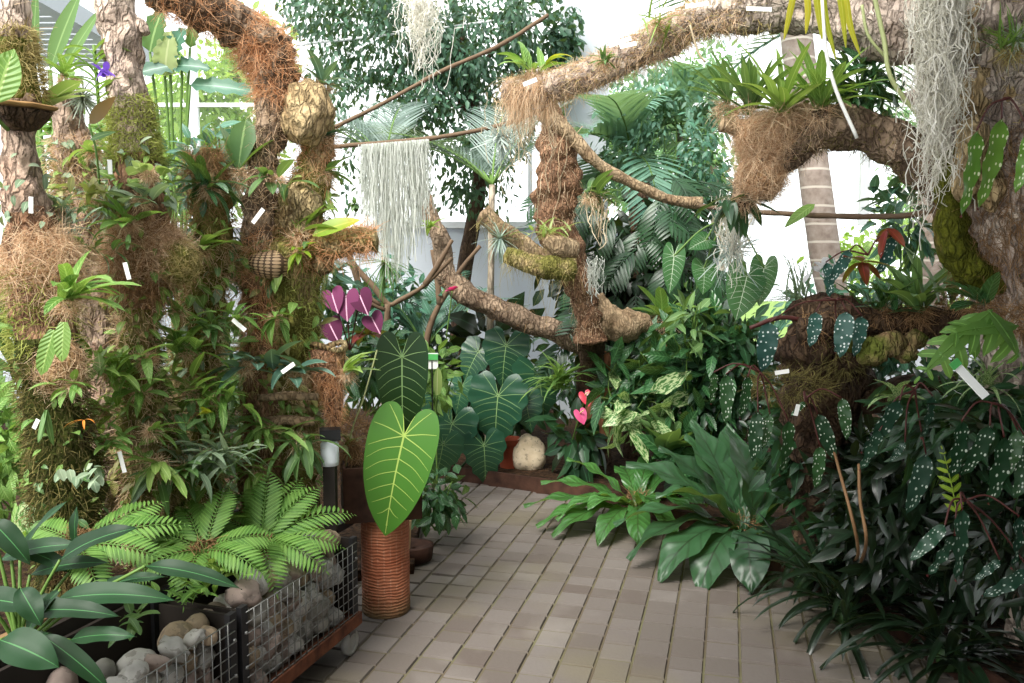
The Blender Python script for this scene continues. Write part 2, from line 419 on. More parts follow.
def plain(name, col, rough=.6, spec=.35, metal=0., nz=0, dark=None, sc=20, trans=0., bump=0.):
    k = NT(name); c = srgb(col); nrm = None
    if nz:
        f = k.noise(sc, 4); c = k.mix(k.math('MULTIPLY', f, nz), c, srgb(dark or '201a14')); nrm = k.bump(f, bump, .01) if bump else None
    return k.pbr(c, rough, spec, nrm, trans, None, metal)

# leaves
leafmat('leaf_bright', '6f9440', '9cb862', 'b0c878', .05, trans=.35)
leafmat('leaf_fresh', '5c8a3c', '86ac58', '9cbc6c', .05, 9, trans=.35)
leafmat('leaf_mid', '4a7040', '6e9058', '8aa86c', .04, trans=.3)
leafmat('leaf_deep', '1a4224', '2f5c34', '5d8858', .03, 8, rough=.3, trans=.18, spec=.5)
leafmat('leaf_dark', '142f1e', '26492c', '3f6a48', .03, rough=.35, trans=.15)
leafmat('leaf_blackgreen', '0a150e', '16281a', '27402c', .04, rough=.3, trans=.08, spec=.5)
leafmat('leaf_gloss', '0e2716', '1b3c22', '3f7040', .02, rough=.48, trans=.08, spec=.2)
leafmat('leaf_gray', '748c70', '9eae92', 'a5b596', .05, trans=.25, rough=.6)
leafmat('leaf_blue', '476a5c', '5f8272', '87a490', .04, rough=.35, trans=.2)
leafmat('leaf_olive', '7c7a48', 'a49e64', '9a9a58', .04, trans=.3)
leafmat('leaf_yellow', '9aa82c', 'd2c23a', 'c8c858', .05, trans=.4)
leafmat('leaf_yellowtip', '6f9a30', '8fae38', 'b0b848', .05, trans=.4, tipc='e0b52a')
leafmat('leaf_nest', '386632', '528644', '2c3a1c', .022, 9, rough=.3, trans=.3, spec=.5)
leafmat('leaf_nestdark', '27472e', '38603c', '243420', .022, 7, rough=.38, trans=.2, spec=.5)
leafmat('leaf_lime', '7a9c2c', 'a0bb3c', 'b2c458', .04, trans=.45)
leafmat('leaf_fern', '4c7a32', '749c4a', '8ab858', .06, trans=.4, rough=.55)
leafmat('leaf_purple', '4c1c3a', '703458', 'c89ab0', .025, 0, rough=.75, trans=.04, spec=.08)
leafmat('leaf_red', '5a1418', '7a1c1e', '8a3030', .04, trans=.3)
leafmat('leaf_variegated', '3c7238', '5c8c48', None, patch='c8d6a0', trans=.3)
leafmat('leaf_silver', '88a098', 'b0c0b4', 'c8d2c8', .05, trans=.2)
leafmat('leaf_palmgray', '5a6c66', '8a9c96', None, trans=.25, rough=.5)
leafmat('leaf_hazy', '5a8878', '86ae9a', None, trans=.35, rough=.5)  # pale bluish green: haze of the background put into the leaf colour
leafmat('leaf_hazydark', '2c5648', '4a7a64', '7aa08a', .03, trans=.2, rough=.4)  # darker leaf with the same haze mixed into its colour
leafmat('leaf_tree', '26443a', '4a7058', None, trans=.2, rough=.5)  # fig and column vine, lightened and blued to carry painted haze
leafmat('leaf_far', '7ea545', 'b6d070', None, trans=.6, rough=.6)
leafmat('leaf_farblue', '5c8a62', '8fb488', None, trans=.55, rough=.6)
leafmat('leaf_brown', '6a4a28', '8a6a40', None, trans=.2)
leafmat('leaf_pale', '8fa85c', 'b4c284', 'c8d098', .04, trans=.4)
leafmat('blade_light', '3f7026', '3f7026', trans=.2, rough=.55, spec=.2)
leafmat('blade_dark', '16381f', '16381f', trans=.08, rough=.45, spec=.25)
leafmat('blade_lobed', '1d4634', '33624a', trans=.12, rough=.3)
leafmat('blade_right', '2c5c34', '3c6c40', trans=.2, rough=.4)
plain('vein_light', '9cb458', .6, .2, trans=.2); plain('vein_pale', '86a66a', .5, .3); plain('vein_white', 'bccbae', .5, .3)
# spotted begonia
for nm, a, b, sp in (('leaf_spotted', '1c3c24', '34582e', 'c4cebe'), ('leaf_spotblue', '2c5048', '40685c', 'dfe8e4'), ('leaf_spotlime', '5c8a34', '78a040', 'e6ecc8'), ('leaf_spotdark', '1c3a2c', '2c4c38', 'b4c0b4')):
    k = NT(nm); uv = k.n('ShaderNodeUVMap').outputs[0]
    mp = k.n('ShaderNodeMapping'); k.t.links.new(uv, mp.inputs[0]); mp.inputs['Scale'].default_value = (4.2, 11, 1)
    v = k.n('ShaderNodeTexVoronoi', feature='F1', Scale=1., Randomness=.45); k.t.links.new(mp.outputs[0], v.inputs['Vector'])
    d = k.math('LESS_THAN', v.outputs['Distance'], .26)
    bk = k.n('ShaderNodeNewGeometry').outputs['Backfacing']
    col = k.mix(d, k.mix(k.tint(), srgb(a), srgb(b)), srgb(sp)); col = k.mix(bk, col, srgb('6a1c20'))
    k.pbr(col, .35, .45, None, .15)
# fibres, mosses
fibremat('coir', 'b89270', 'f0d8b8'); fibremat('coir_orange', 'bc8458', 'ecc098'); fibremat('coir_dark', '74583e', 'b49068')
fibremat('moss_green', '7c863c', 'b8bc6c', .3); fibremat('moss_dark', '48442a', '847a4a', .25); fibremat('moss_olive', '8c7e4e', 'ccbc84', .3)
fibremat('spanish', 'd0ccbc', 'f6f3ea', .35); fibremat('spanish_gray', 'b8bcb2', 'e6e8e2', .4); fibremat('tilland', '8a9684', 'c2ccba', .3)
fibremat('rootlet', 'a08a6c', 'dccdb0', .2); fibremat('air_white', '98a8a0', 'ccd8d0', .3)
# barks
barkmat('bark_pale', 'b8a08e', 'e2ccba', None, 1.0); barkmat('bark_pink', 'a08270', 'cab09c', 'b49c8a', 1.)
barkmat('bark_moss', '80664a', 'b09470', None, 1., .9, '848e40', .6); barkmat('bark_mossdark', '4a3826', '705a3a', None, 1.2, 1., '565c2a', .7)
barkmat('cork', 'a08a62', 'c8b48a', '8a7450', 1.3, 1.0); barkmat('cork_moss', 'a48c62', 'd4be90', None, 1.2, 1., '9c9650', .5)
barkmat('bark_limb', '5c4a3c', '94806c', 'a08a74', .9); barkmat('bark_limbpale', '98867a', 'd0c0b2', 'd8c8b8', .9)
barkmat('bark_dark', '3c2e26', '66523f', None, .9, 1.); barkmat('bark_fibre', '84604a', 'b48e70', None, 1.4, 1.)
barkmat('coir_felt', 'a07a58', 'ccaa80', None, 1.4, 1.); barkmat('bark_driftwood', '8a7258', 'b09a7c', None, 1., .7); barkmat('bark_trunk', '8c8070', 'b8aa98', None, .5, .5)
barkmat('bark_hook', '6a5a28', '968444', None, 1.1, 1., '70721e', .7); barkmat('burl', 'a88e66', 'd0b88e', None, .9, 1.)
# hard stuff
k = NT('paver'); t = k.tint(); n = k.noise(6, 5); n2 = k.noise(70, 3)
col = k.ramp(t, (0, srgb('5c534d')), (.35, srgb('645d57')), (.7, srgb('6c6560')), (1, srgb('736d68')))
col = k.mix(k.math('MULTIPLY', n2, .35), col, srgb('5c504a')); col = k.mix(k.ramp(k.noise(.9, 4), (.5, (0, 0, 0)), (.75, (.55, .55, .55))), col, srgb('77704c'))
col = k.mix(k.ramp(k.noise(2.2, 3), (.56, (0, 0, 0)), (.8, (.5, .5, .5))), col, srgb('8c8580'))
k.pbr(col, .8, .25, k.bump(n2, .35, .004))
k = NT('joint'); k.pbr(k.ramp(k.noise(4, 4), (.4, srgb('5c5244')), (.65, srgb('66634a'))), .95, .1)
k = NT('soil'); k.pbr(k.ramp(k.noise(30, 5), (.35, srgb('1c140e')), (.7, srgb('4a3626'))), .95, .1, k.bump(k.noise(45, 5), 1., .02))
for nm, a, b in (('stone_gray', '8c8a86', 'bab6b0'), ('stone_tan', '86745f', 'a89680'), ('stone_pink', '7c6c64', 'a09088'), ('stone_dark', '6a6862', '949088'), ('stone_beige', 'b8a488', 'd8c8ae')):
    k = NT(nm); k.pbr(k.mix(k.math('MULTIPLY', k.math('GREATER_THAN', k.noise(34, 4), .58), .45), k.ramp(k.noise(9, 5), (.3, srgb(a)), (.7, srgb(b))), srgb('5c544c')), .85, .2, k.bump(k.noise(40, 4), .4, .005))
k = NT('rust'); k.pbr(k.ramp(k.noise(14, 5), (.35, srgb('4a2c20')), (.65, srgb('7a4a34'))), .85, .2, k.bump(k.noise(60, 3), .3, .003))
k = NT('rust_dark'); k.pbr(k.ramp(k.noise(10, 5), (.35, srgb('2c1c16')), (.7, srgb('50362a'))), .85, .2)
k = NT('ribbed_clay')
sx = k.n('ShaderNodeSeparateXYZ', Vector=k.pos()); uvx = k.n('ShaderNodeSeparateXYZ', Vector=k.n('ShaderNodeUVMap').outputs[0])
rb = k.math('SINE', k.math('ADD', k.math('MULTIPLY', sx.outputs[2], 420.), k.math('MULTIPLY', k.noise(16, 4), 12.)))
cb = k.math('SINE', k.math('MULTIPLY', uvx.outputs[0], 150.))
col = k.ramp(k.noise(9, 5), (.3, srgb('985438')), (.7, srgb('b87858'))); col = k.mix(k.math('MULTIPLY', k.math('LESS_THAN', rb, -.25), .4), col, srgb('6c3a28'))
col = k.mix(k.math('MULTIPLY', k.math('GREATER_THAN', k.math('ADD', cb, k.math('MULTIPLY', k.noise(40, 3), 1.6)), 1.75), .25), col, srgb('c8a088'))
dirt = k.ramp(k.math('ADD', sx.outputs[2], k.math('MULTIPLY', k.noise(12, 3), .08)), (.05, (1, 1, 1)), (.16, (0, 0, 0)))
col = k.mix(k.math('MULTIPLY', dirt, .7), col, srgb('55583a'))
k.pbr(col, .75, .25, k.bump(k.math('ADD', rb, k.math('MULTIPLY', cb, .1)), .5, .004))
plain('metal_black', '2c2c30', .55, .4, .3, .4); plain('wire', '8c8c8a', .45, .5, .8); plain('rubber', 'c8c4bc', .5); plain('terracotta', '9a4830', .75, .2, 0, .4)
plain('tag_white', 'f2f2ee', .5); plain('jar', 'e4eaf2', .3, .5); plain('plastic_black', '18181a', .4); plain('clip_green', '58b060', .4)
plain('petal_pink', 'e0568a', .5, .3, trans=.3); plain('petal_red', 'd8485c', .25, .6, trans=.15); plain('petal_violet', '8a62d0', .5, .3, trans=.3); plain('petal_white', 'f0eef0', .6, .2, trans=.4)
plain('petal_orange', 'd88a3c', .5, .3, trans=.2); plain('spadix', 'e8d090', .5)
plain('stem_green', '5c7a38', .5, .3); plain('stem_dark', '28401f', .5, .3); plain('stem_red', '4a2622', .5, .3); plain('stem_pale', 'a8b07c', .5, .3); plain('twig', '7a6450', .8, .2, 0, .5); plain('twig_pale', 'b0a492', .8, .2, 0, .4); plain('cane', '8c6a48', .6, .3, 0, .4)
plain('wood', '8a6c4c', .8, .2, 0, .6, '3a2a1c', 14); plain('wood_dark', '2e2824', .7, .3, 0, .5); plain('wood_pale', 'b89a70', .8, .2, 0, .5)
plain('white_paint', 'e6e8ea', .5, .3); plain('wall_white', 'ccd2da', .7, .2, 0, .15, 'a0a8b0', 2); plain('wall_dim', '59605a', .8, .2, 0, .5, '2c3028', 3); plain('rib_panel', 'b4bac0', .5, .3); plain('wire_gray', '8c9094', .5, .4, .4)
plain('fungus', 'b08a5c', .8, .2, 0, .6, '4a3420', 25); plain('grass_out', '7c9450', .9, .1, 0, .5, '48602c', 3); plain('root_tuber', '9a6a4c', .85, .2, 0, .6, '4a2c1c', 18, bump=.6)
k = NT('mesh_net'); uv = k.n('ShaderNodeUVMap').outputs[0]
mp = k.n('ShaderNodeMapping'); k.t.links.new(uv, mp.inputs[0]); mp.inputs['Scale'].default_value = (26, 60, 1)
v = k.n('ShaderNodeTexVoronoi', feature='F1', Scale=1., Randomness=0.); k.t.links.new(mp.outputs[0], v.inputs['Vector'])
k.pbr(k.mix(k.math('LESS_THAN', v.outputs['Distance'], .40), srgb('4a3a2a'), srgb('a48a6c')), .7, .3)
k = NT('palm_bark'); sx = k.n('ShaderNodeSeparateXYZ', Vector=k.pos()); rb = k.math('FRACT', k.math('MULTIPLY', k.math('ADD', sx.outputs[2], k.math('MULTIPLY', k.noise(3, 2), .02)), 6.5))
k.pbr(k.mix(k.math('LESS_THAN', rb, .12), k.ramp(k.noise(16, 4), (.3, srgb('8a7a70')), (.7, srgb('b0a298'))), srgb('d0c6ba')), .85, .2, k.bump(rb, .4, .01))
k = NT('glass')
tr = k.n('ShaderNodeBsdfTransparent', Color=(.97, .985, .98, 1)); gl = k.n('ShaderNodeBsdfGlossy', Roughness=.05); mx = k.n('ShaderNodeMixShader', Fac=.05)
k.t.links.new(tr.outputs[0], mx.inputs[1]); k.t.links.new(gl.outputs[0], mx.inputs[2]); k.t.links.new(mx.outputs[0], k.out.inputs[0])

# ------------------------------------------------------------------ the setting
HD = math.radians(14.8); PD = V3(math.sin(HD), math.cos(HD), 0); PN = V3(math.cos(HD), -math.sin(HD), 0)   # path heading, and to its right
mb = MB(); mb.raw([(-7, -2, -.005), (7, -2, -.005), (7, 13, -.005), (-7, 13, -.005)], [(0, 1, 2, 3)])
floor = struct(mb.build('floor', 'joint', origin=(0, 0, 0)))
mb = MB(); RW = .143
for i in range(-20, 22):
    y = 1.2+R.random()*.1
    while y < 9:
        l = R.choice([.115, .15, .15, .18]); x = i*RW; g = .0018 if i < 7 else .0034
        c = PN*(x+.1*0)+PD*(y+l/2)
        if -3.6 < c[0] < 3.2 and c[1] < 7.6:
            hx, hy = RW/2-g, l/2-.004; z = R.uniform(-.003, .003); b = .006
            vs = [c+PN*sx*hx+PD*sy*hy+V3(0, 0, -.012) for sx, sy in ((-1, -1), (1, -1), (1, 1), (-1, 1))]+[c+PN*sx*(hx-b)+PD*sy*(hy-b)+V3(0, 0, z+.003) for sx, sy in ((-1, -1), (1, -1), (1, 1), (-1, 1))]
            mb.raw(vs, [(4, 5, 6, 7), (0, 1, 5, 4), (1, 2, 6, 5), (2, 3, 7, 6), (3, 0, 4, 7)], None, None, .5+R.gauss(0, .22))
        y += l
o = mb.build('paving', 'paver', floor, smooth=False)

def poly_prism(mb, pts, z0, z1):
    n = len(pts); V = [(p[0], p[1], z0) for p in pts]+[(p[0], p[1], z1) for p in pts]
    mb.raw(V, [(i, (i+1) % n, n+(i+1) % n, n+i) for i in range(n)])
    c = np.mean([(p[0], p[1], z1) for p in pts], axis=0)
    mb.raw([*V[n:], c], None, [(i, (i+1) % n, n) for i in range(n)])
kerb_px = [(1010, 700), (900, 640), (838, 606), (760, 566), (690, 532), (620, 509), (560, 496), (500, 487), (436, 478)]
KB = [gnd(*p) for p in kerb_px]; KB[0] = V3(KB[0][0]+.1, 2.0, 0)
mb = MB(); poly_prism(mb, [KB[0]]+KB[1:6]+[V3(1.0, 7.0, 0), V3(6.9, 9, 0), V3(6.9, 1.5, 0), V3(2.6, 1.0, 0)], -.01, .07); struct(mb.build('ground', 'soil'))
mb = MB(); poly_prism(mb, KB[5:]+[V3(-1.1, 6.9, 0), V3(-1.5, 9.2, 0), V3(6, 9.2, 0), V3(1.0, 7.0, 0)], -.01, .075); struct(mb.build('ground', 'soil'))
mb = MB(); poly_prism(mb, [gnd(414, 575), gnd(418, 540), gnd(428, 500), V3(-.9, 6.9, 0), V3(-1.5, 9.2, 0), V3(-6.5, 9.2, 0), V3(-6.5, 1.0, 0), V3(-2.1, 1.0, 0), V3(-1.5, 3.9, 0)], -.01, .06); struct(mb.build('ground', 'soil'))
mb = MB()
for a, b in zip(KB[:-1], KB[1:]): bar(mb, a+V3(0, 0, .05), b+V3(0, 0, .05), .02, .12)
struct(mb.build('trim_1', 'rust_dark'))

# back wall: low white panels, glazing bars above
YB = 9.2
mb = MB()
for k in range(9): h_ = 2.08 if k < 6 else .8; box(mb, (-5.4+k*1.4, YB, h_/2-.01), 1.385, .06, h_)
struct(mb.build('wall_back', 'wall_white', smooth=False))
mb = MB(); box(mb, (-2.0, YB-.03, 2.1), 8.3, .1, .07)
struct(mb.build('trim_2', 'white_paint', smooth=False))
for k in range(5):
    x0 = -5.9+k*2.45; w = struct(bpy.data.objects.new('window_%d' % (k+1), None)); C.objects.link(w); w.location = (x0+1.2, YB, 3.2)
    mb = MB()
    for q in (0, 1.2, 2.4): box(mb, (x0+q, YB, 3.6), .05, .06, 3.0)
    for z in (3.4, 5.1): box(mb, (x0+1.2, YB, z), 2.4, .05, .04)
    mb.build('window_frame', 'white_paint', w, smooth=False)
    mb = MB(); zl = 2.1 if k < 3 else .8; mb.raw([(x0, YB, zl), (x0+2.4, YB, zl), (x0+2.4, YB, 5.1), (x0, YB, 5.1)], [(0, 1, 2, 3)]); mb.build('pane', 'glass', w)
for side, X in (('left', -6.2), ('right', 6.6)):
    mb = MB()
    for k in range(8): box(mb, (X, -.5+k*1.4, .35), .06, 1.385, .7)
    struct(mb.build('wall_'+side, 'wall_white', smooth=False))
    w = struct(bpy.data.objects.new('window_%d' % (6 if X < 0 else 7), None)); C.objects.link(w); w.location = (X, 4, 2)
    mb = MB()
    for k in range(8): box(mb, (X, -.5+k*1.4, 2.9), .05, .06, 4.4)
    for z in (.72, 2.2, 3.7, 5.1): box(mb, (X, 4.2, z), .05, 10.6, .05)
    mb.build('window_frame', 'white_paint', w, smooth=False)
    mb = MB(); mb.raw([(X, -1, .7), (X, 9.2, .7), (X, 9.2, 5.1), (X, -1, 5.1)], [(0, 1, 2, 3)]); mb.build('pane', 'glass', w)
# ribbed roof strip seen top left, white column, unseen roof panels added to shade the right-hand bed
mb = MB()
for k in range(20): box(mb, (-4.65, 4.5+k*.14, 3.35), 3.1, .11, .03)
for x in (-3.1, -4.2, -5.3): box(mb, (x, 5.85, 3.4), .1, 2.9, .14)
struct(mb.build('ceiling', 'rib_panel', smooth=False))
mb = MB(); c = at(584, 80, 8.6); box(mb, (c[0], 8.6, 2.6), m_(46, 8.6), .3, 5.2); struct(mb.build('column', 'rib_panel', smooth=False))
mb = MB()
for k in range(10): x0 = -.8 if k < 6 else 1.0; box(mb, ((6.45+x0)/2, -3.2+k*.92, 3.75), 6.45-x0, .9, .05)
struct(mb.build('ceiling', 'wall_dim', smooth=False))  # unseen panels, added to keep sky and sun off the right side
mb = MB()
for k in range(6): box(mb, (6.4, -3+k*1.1, 1.85), .06, 1.08, 3.7)
struct(mb.build('wall_right', 'wall_dim', smooth=False))  # unseen dark wall inside the glass, added to darken the right side
mb = MB(); box(mb, (3.6, -3.2, 1.85), 5.6, .06, 3.7); struct(mb.build('wall_front', 'wall_dim', smooth=False))  # unseen wall behind the camera, blocks light reaching the right side
# outside ground and the bank of garden beyond the glass
mb = MB(); mb.raw([(-30, 9.3, -.05), (30, 9.3, -.05), (30, 45, -.05), (-30, 45, -.05)], [(0, 1, 2, 3)]); struct(mb.build('lawn', 'grass_out'))

def tube_thing(name, label, cat, pts, rad, mat, group=None, seg=6, n=None, rough=0., freq=8):
    mb = MB(); tube(mb, pts, rad, seg, n, rough, freq)
    return tag(mb.build(name, mat, origin=pts[0]), label, cat, group)
tube_thing('overhead_pipe', 'thin white pipe crossing high in front of the dark hanging tree', 'pipe', [at(296, 45, 7.9), at(420, 31, 7.9), at(545, 13, 7.9)], .012, 'white_paint')
# palm trunks
for pts, r, lab, n2 in (([(796, 30), (806, 110), (815, 180), (826, 260), (838, 330)], 15, 'leaning ringed palm trunk behind the coir-wrapped lower branch', 7.2), ([(931, 120), (930, 190), (932, 250), (936, 330)], 11, 'ringed palm trunk glimpsed between the lower branch and the mossy hook', 7.4)):
    Y = n2; P = [at(x, y, Y) for x, y in pts]; P.append(V3(P[-1][0]+.05, Y, .05)); P.insert(0, P[0]+V3(-.1, 0, .9))
    o = thing('palm_tree', lab, 'palm', P[-1])
    mb = MB(); tube(mb, P, m_(r, Y), 18, 50, .03, 6); mb.build('trunk', 'palm_bark', o)
    mb = MB()
    for k in range(9): frond(mb, P[0], dirs(k*40+R.uniform(-8, 8), R.uniform(15, 60)), 2.2, 26, .6, .035, 'linear', 1.3, 'palm', stemr=.02)
    mb.build('frond_crown', 'leaf_hazydark', o)

# trees outside
def tree(label, x, y, zc, rad, n, L, mat, group=None, trunk=True, clump=14, tint=None, name='garden_tree', cat='tree'):
    o = thing(name, label, cat, (x, y, 0), group)
    mb = MB(); cloud(mb, (x, y, zc), rad, n, L, L*.5, 'ovate', .4, clump, tint); mb.build('foliage', mat, o)
    if trunk:
        mb = MB(); tube(mb, [(x, y, 0), (x+.1, y, zc*.5), (x, y, zc)], [.14, .11, .05], 8, 9, .05); mb.build('trunk', 'bark_trunk', o)
    return o
tree('sunlit yellow-green tree outside the glass behind the coir-wrapped arch', -4.6, 13, 4.0, (1.7, 1.2, 1.25), 5200, .17, 'leaf_far')
tree('pale sunlit bush outside the glass under the large banana leaf', -5.1, 12, 2.75, (1.2, .8, .8), 1700, .15, 'leaf_far')
tree('airy green tree outside seen through the gap right of the white column', 2.0, 13, 3.7, (1.1, .9, 1.3), 2600, .15, 'leaf_farblue')
tree('small bluish tree outside beside the airy green tree', 3.0, 12.5, 3.3, (.7, .7, 1.5), 1300, .15, 'leaf_farblue')
tree('low pale garden shrub outside behind the vertical palm trunk', 5.2, 11.5, 1.6, (1.2, .8, .7), 1200, .13, 'leaf_far', trunk=False, name='garden_shrub', cat='shrub')
tree('thin far tree outside above the mossy hook branch', 5.9, 12, 3.2, (.7, .6, 1.1), 900, .14, 'leaf_farblue')

# ------------------------------------------------------------------ limbs, posts and what they are made of
def limb_px(mb, pts, rad, Y, **kw):
    """a limb through picture-measured points; Y one depth or one per point; radii measured in pixels too"""
    Ys = [Y]*len(pts) if np.isscalar(Y) else Y
    rr = [rad]*len(pts) if np.isscalar(rad) else rad
    return tube(mb, [at(x, y, d) for (x, y), d in zip(pts, Ys)], [m_(r, d) for r, d in zip(rr, Ys)], **kw)

# --- the great branch arching over the path
ARCH = [(1030, 30), (985, 14), (940, 22), (890, 30), (845, 14), (795, 6), (748, 12), (705, 16), (668, 36), (630, 54), (590, 74), (545, 88), (508, 92)]
AR = [52, 44, 34, 29, 27, 26, 20, 17, 17, 15, 15, 14, 12]
AY = [2.9, 3.0, 3.1, 3.2, 3.3, 3.4, 3.5, 3.6, 3.75, 3.9, 4.05, 4.2, 4.3]
LOW = [(985, 208), (958, 192), (925, 164), (892, 143), (858, 130), (820, 128), (786, 146), (760, 174), (738, 208)]
LR = [34, 28, 24, 22, 20, 22, 24, 19, 10]; LY = [3.05, 3.05, 3.1, 3.15, 3.2, 3.25, 3.3, 3.35, 3.4]
TRK = [(1015, -60), (1000, 10), (985, 60), (975, 110), (985, 160), (1000, 215), (1012, 270), (1018, 330), (1030, 420), (1040, 520), (1045, 640)]
TR = [70, 62, 56, 50, 42, 38, 36, 38, 34, 32, 34]
tree_o = thing('arching_tree', 'great rough-barked tree whose thick branches arch over the paved path', 'tree', V3(at(1005, 600, 3.0)[0], 3.0, 0))
mb = MB(); limb_px(mb, TRK, TR, 3.0, seg=36, n=110, rough=.34, freq=9, ridge=.22); mb.build('trunk', 'bark_limbpale', tree_o)
mb = MB(); AP, Ar = limb_px(mb, ARCH, AR, AY, seg=28, n=150, rough=.3, freq=9, ridge=.15); mb.build('upper_branch', 'bark_limbpale', tree_o)
mb = MB(); LP, Lr = limb_px(mb, LOW, LR, LY, seg=26, n=90, rough=.34, freq=10, ridge=.15); mb.build('lower_branch', 'bark_limb', tree_o)
mb = MB(); limb_px(mb, [(952, 150), (948, 190), (950, 225), (958, 252), (976, 274), (1000, 280), (1022, 272)], [16, 15, 15, 17, 17, 15, 12], 2.95, seg=18, n=50, rough=.45, freq=14); mb.build('hooked_branch', 'bark_hook', tree_o)
mb = MB(); hair(mb, AP, Ar, 5200, .05, .0022, .50, 1., out=.45, along=.9, sag=.3); hair(mb, AP, Ar, 1500, .09, .002, .9, 1., out=.6, sag=1.2)
mb.build('moss_fringe', 'coir', tree_o)
mb = MB(); hair(mb, AP, Ar, 2200, .03, .003, .45, 1., out=.6, along=.6); mb.build('green_moss_fringe', 'moss_olive', tree_o)
mb = MB()
for c, r, n in (((772, 138), (.145, .10, .10), 5200), ((800, 128), (.12, .1, .085), 3500), ((762, 172), (.09, .085, .11), 2600)):
    ball_hair(mb, at(*c, 3.3), r, n, .085, .002, out=.03, sag=.1, curl=.3)
mb.build('coir_hair', 'coir', tree_o)
mb = MB()
for c, r in (((775, 138), (.13, .09, .09)), ((802, 128), (.10, .09, .07)), ((762, 174), (.08, .075, .10))): blob(mb, at(*c, 3.3), *r, .2, 2, 3)
mb.build('coir_core', 'coir_felt', tree_o)
mb = MB(); limb_px(mb, [(742, 132), (728, 126), (721, 124)], [7, 7, 8], 3.3, seg=10, n=8, rough=.2); mb.build('broken_stub', 'bark_driftwood', tree_o)
mb = MB(); hair(mb, LP, Lr, 1500, .03, .003, .2, .95, out=.5); mb.build('moss_fringe', 'moss_dark', tree_o)
TP, Tr = smooth_path([at(x, y, 3.0) for x, y in TRK], 60), np.interp(np.linspace(0, 1, 60), np.linspace(0, 1, len(TR)), [m_(r, 3.0) for r in TR])
mb = MB()
for k in range(26):
    y_ = R.uniform(0, 190); x_ = R.uniform(938, 1022) if y_ < 130 else R.uniform(962, 1022); s_ = m_(R.uniform(9, 20), 2.8)
    blob(mb, at(x_, y_, 2.84+.10*abs(x_-975)/45), s_*.8, s_*.7, s_*R.uniform(.9, 1.7), .42, 1.8, 120+k, 3)
mb.build('bark_ridge', 'burl', tree_o)
mb = MB(); hair(mb, TP, Tr, 3600, .11, .0022, .36, .66, out=.3, along=1.2, sag=.5); mb.build('fibre_fringe', 'coir_dark', tree_o)
mb = MB(); hair(mb, TP, Tr, 700, .03, .003, .1, .36, out=.5); mb.build('moss_fringe', 'moss_olive', tree_o)

# --- the little hanging tree at the back
HY = 5.6
ht = thing('fibrous_tree_stump', 'red-brown fibrous dead tree trunk standing mid-way back with dripping roots', 'tree', V3(at(575, 300, HY)[0], HY, 0))
mb = MB(); P1, r1 = limb_px(mb, [(548, 108), (556, 140), (558, 180), (555, 215), (566, 255), (580, 290), (588, 322), (590, 342)], [9, 17, 20, 19, 16, 12, 12, 15], HY, seg=26, n=80, rough=.42, freq=10, ridge=.25); mb.build('trunk', 'bark_fibre', ht)
mb = MB(); tube(mb, [at(589, 330, 5.65), at(592, 360, 6.0), V3(at(596, 380, 6.4)[0], 6.5, .05)], [.09, .1, .14], 14, 20, .35); mb.build('trunk_foot', 'bark_dark', ht)
mb = MB(); hair(mb, P1, r1, 1500, .06, .003, .05, .95, out=.15, along=1.2, sag=.6); mb.build('root_fringe', 'coir', ht)
mb = MB()
limb_px(mb, [(545, 112), (575, 140), (600, 165), (640, 187), (672, 200), (702, 203)], [9, 7, 6, 5, 5, 6], HY-.1, seg=9, n=34, rough=.3)
mb.build('side_branch', 'bark_driftwood', ht)
mb = MB(); P2, r2 = limb_px(mb, [(562, 262), (545, 258), (520, 243), (500, 228), (482, 214)], [10, 10, 9, 9, 10], HY-.1, seg=14, n=30, rough=.35); mb.build('lower_branch', 'bark_driftwood', ht)
mb = MB(); P3, r3 = limb_px(mb, [(575, 270), (550, 268), (525, 262), (505, 256)], [11, 12, 10, 8], HY-.3, seg=14, n=24, rough=.35); mb.build('lower_branch', 'cork_moss', ht)
mb = MB(); limb_px(mb, [(545, 240), (560, 246), (578, 250)], [8, 11, 8], HY-.3, seg=12, n=12, rough=.3)
mb.build('broken_stub', 'bark_driftwood', ht)
mb = MB()
for P, r in ((P2, r2), (P3, r3)): hair(mb, P, r, 300, .05, .003, 0, 1, out=.4, sag=.7); hair(mb, P, r, 50, .13, .003, 0, 1, out=.3, sag=1.6)
mb.build('moss_fringe', 'moss_olive', ht)
# the diagonal mossy log behind
mb = MB(); P4, r4 = limb_px(mb, [(416, 170), (424, 200), (440, 240), (447, 275), (470, 296), (505, 312), (545, 328), (590, 345)], [7, 8, 9, 11, 11, 11, 11, 13], 6.2, seg=16, n=56, rough=.35, freq=9)
lg = thing('leaning_log', 'long rough brown log leaning diagonally in front of the white back wall', 'log', P4[-1])
mb.build('bark_body', 'bark_limb', lg)
mb = MB(); hair(mb, P4, r4, 300, .04, .004, out=.5, sag=.4); mb.build('moss_fringe', 'coir_dark', lg)
# buttress on the ground under the stump
mb = MB(); tube(mb, [at(590, 300, 5.7), at(602, 318, 5.7), at(625, 325, 5.7), at(648, 322, 5.75)], [m_(q, 5.7) for q in (12, 16, 18, 9)], 16, 26, .35, 10)
tag(mb.build('knotty_log', 'bark_driftwood', origin=at(620, 326, 5.7)), 'short knotty pale log lying at the foot of the fibrous trunk', 'log')

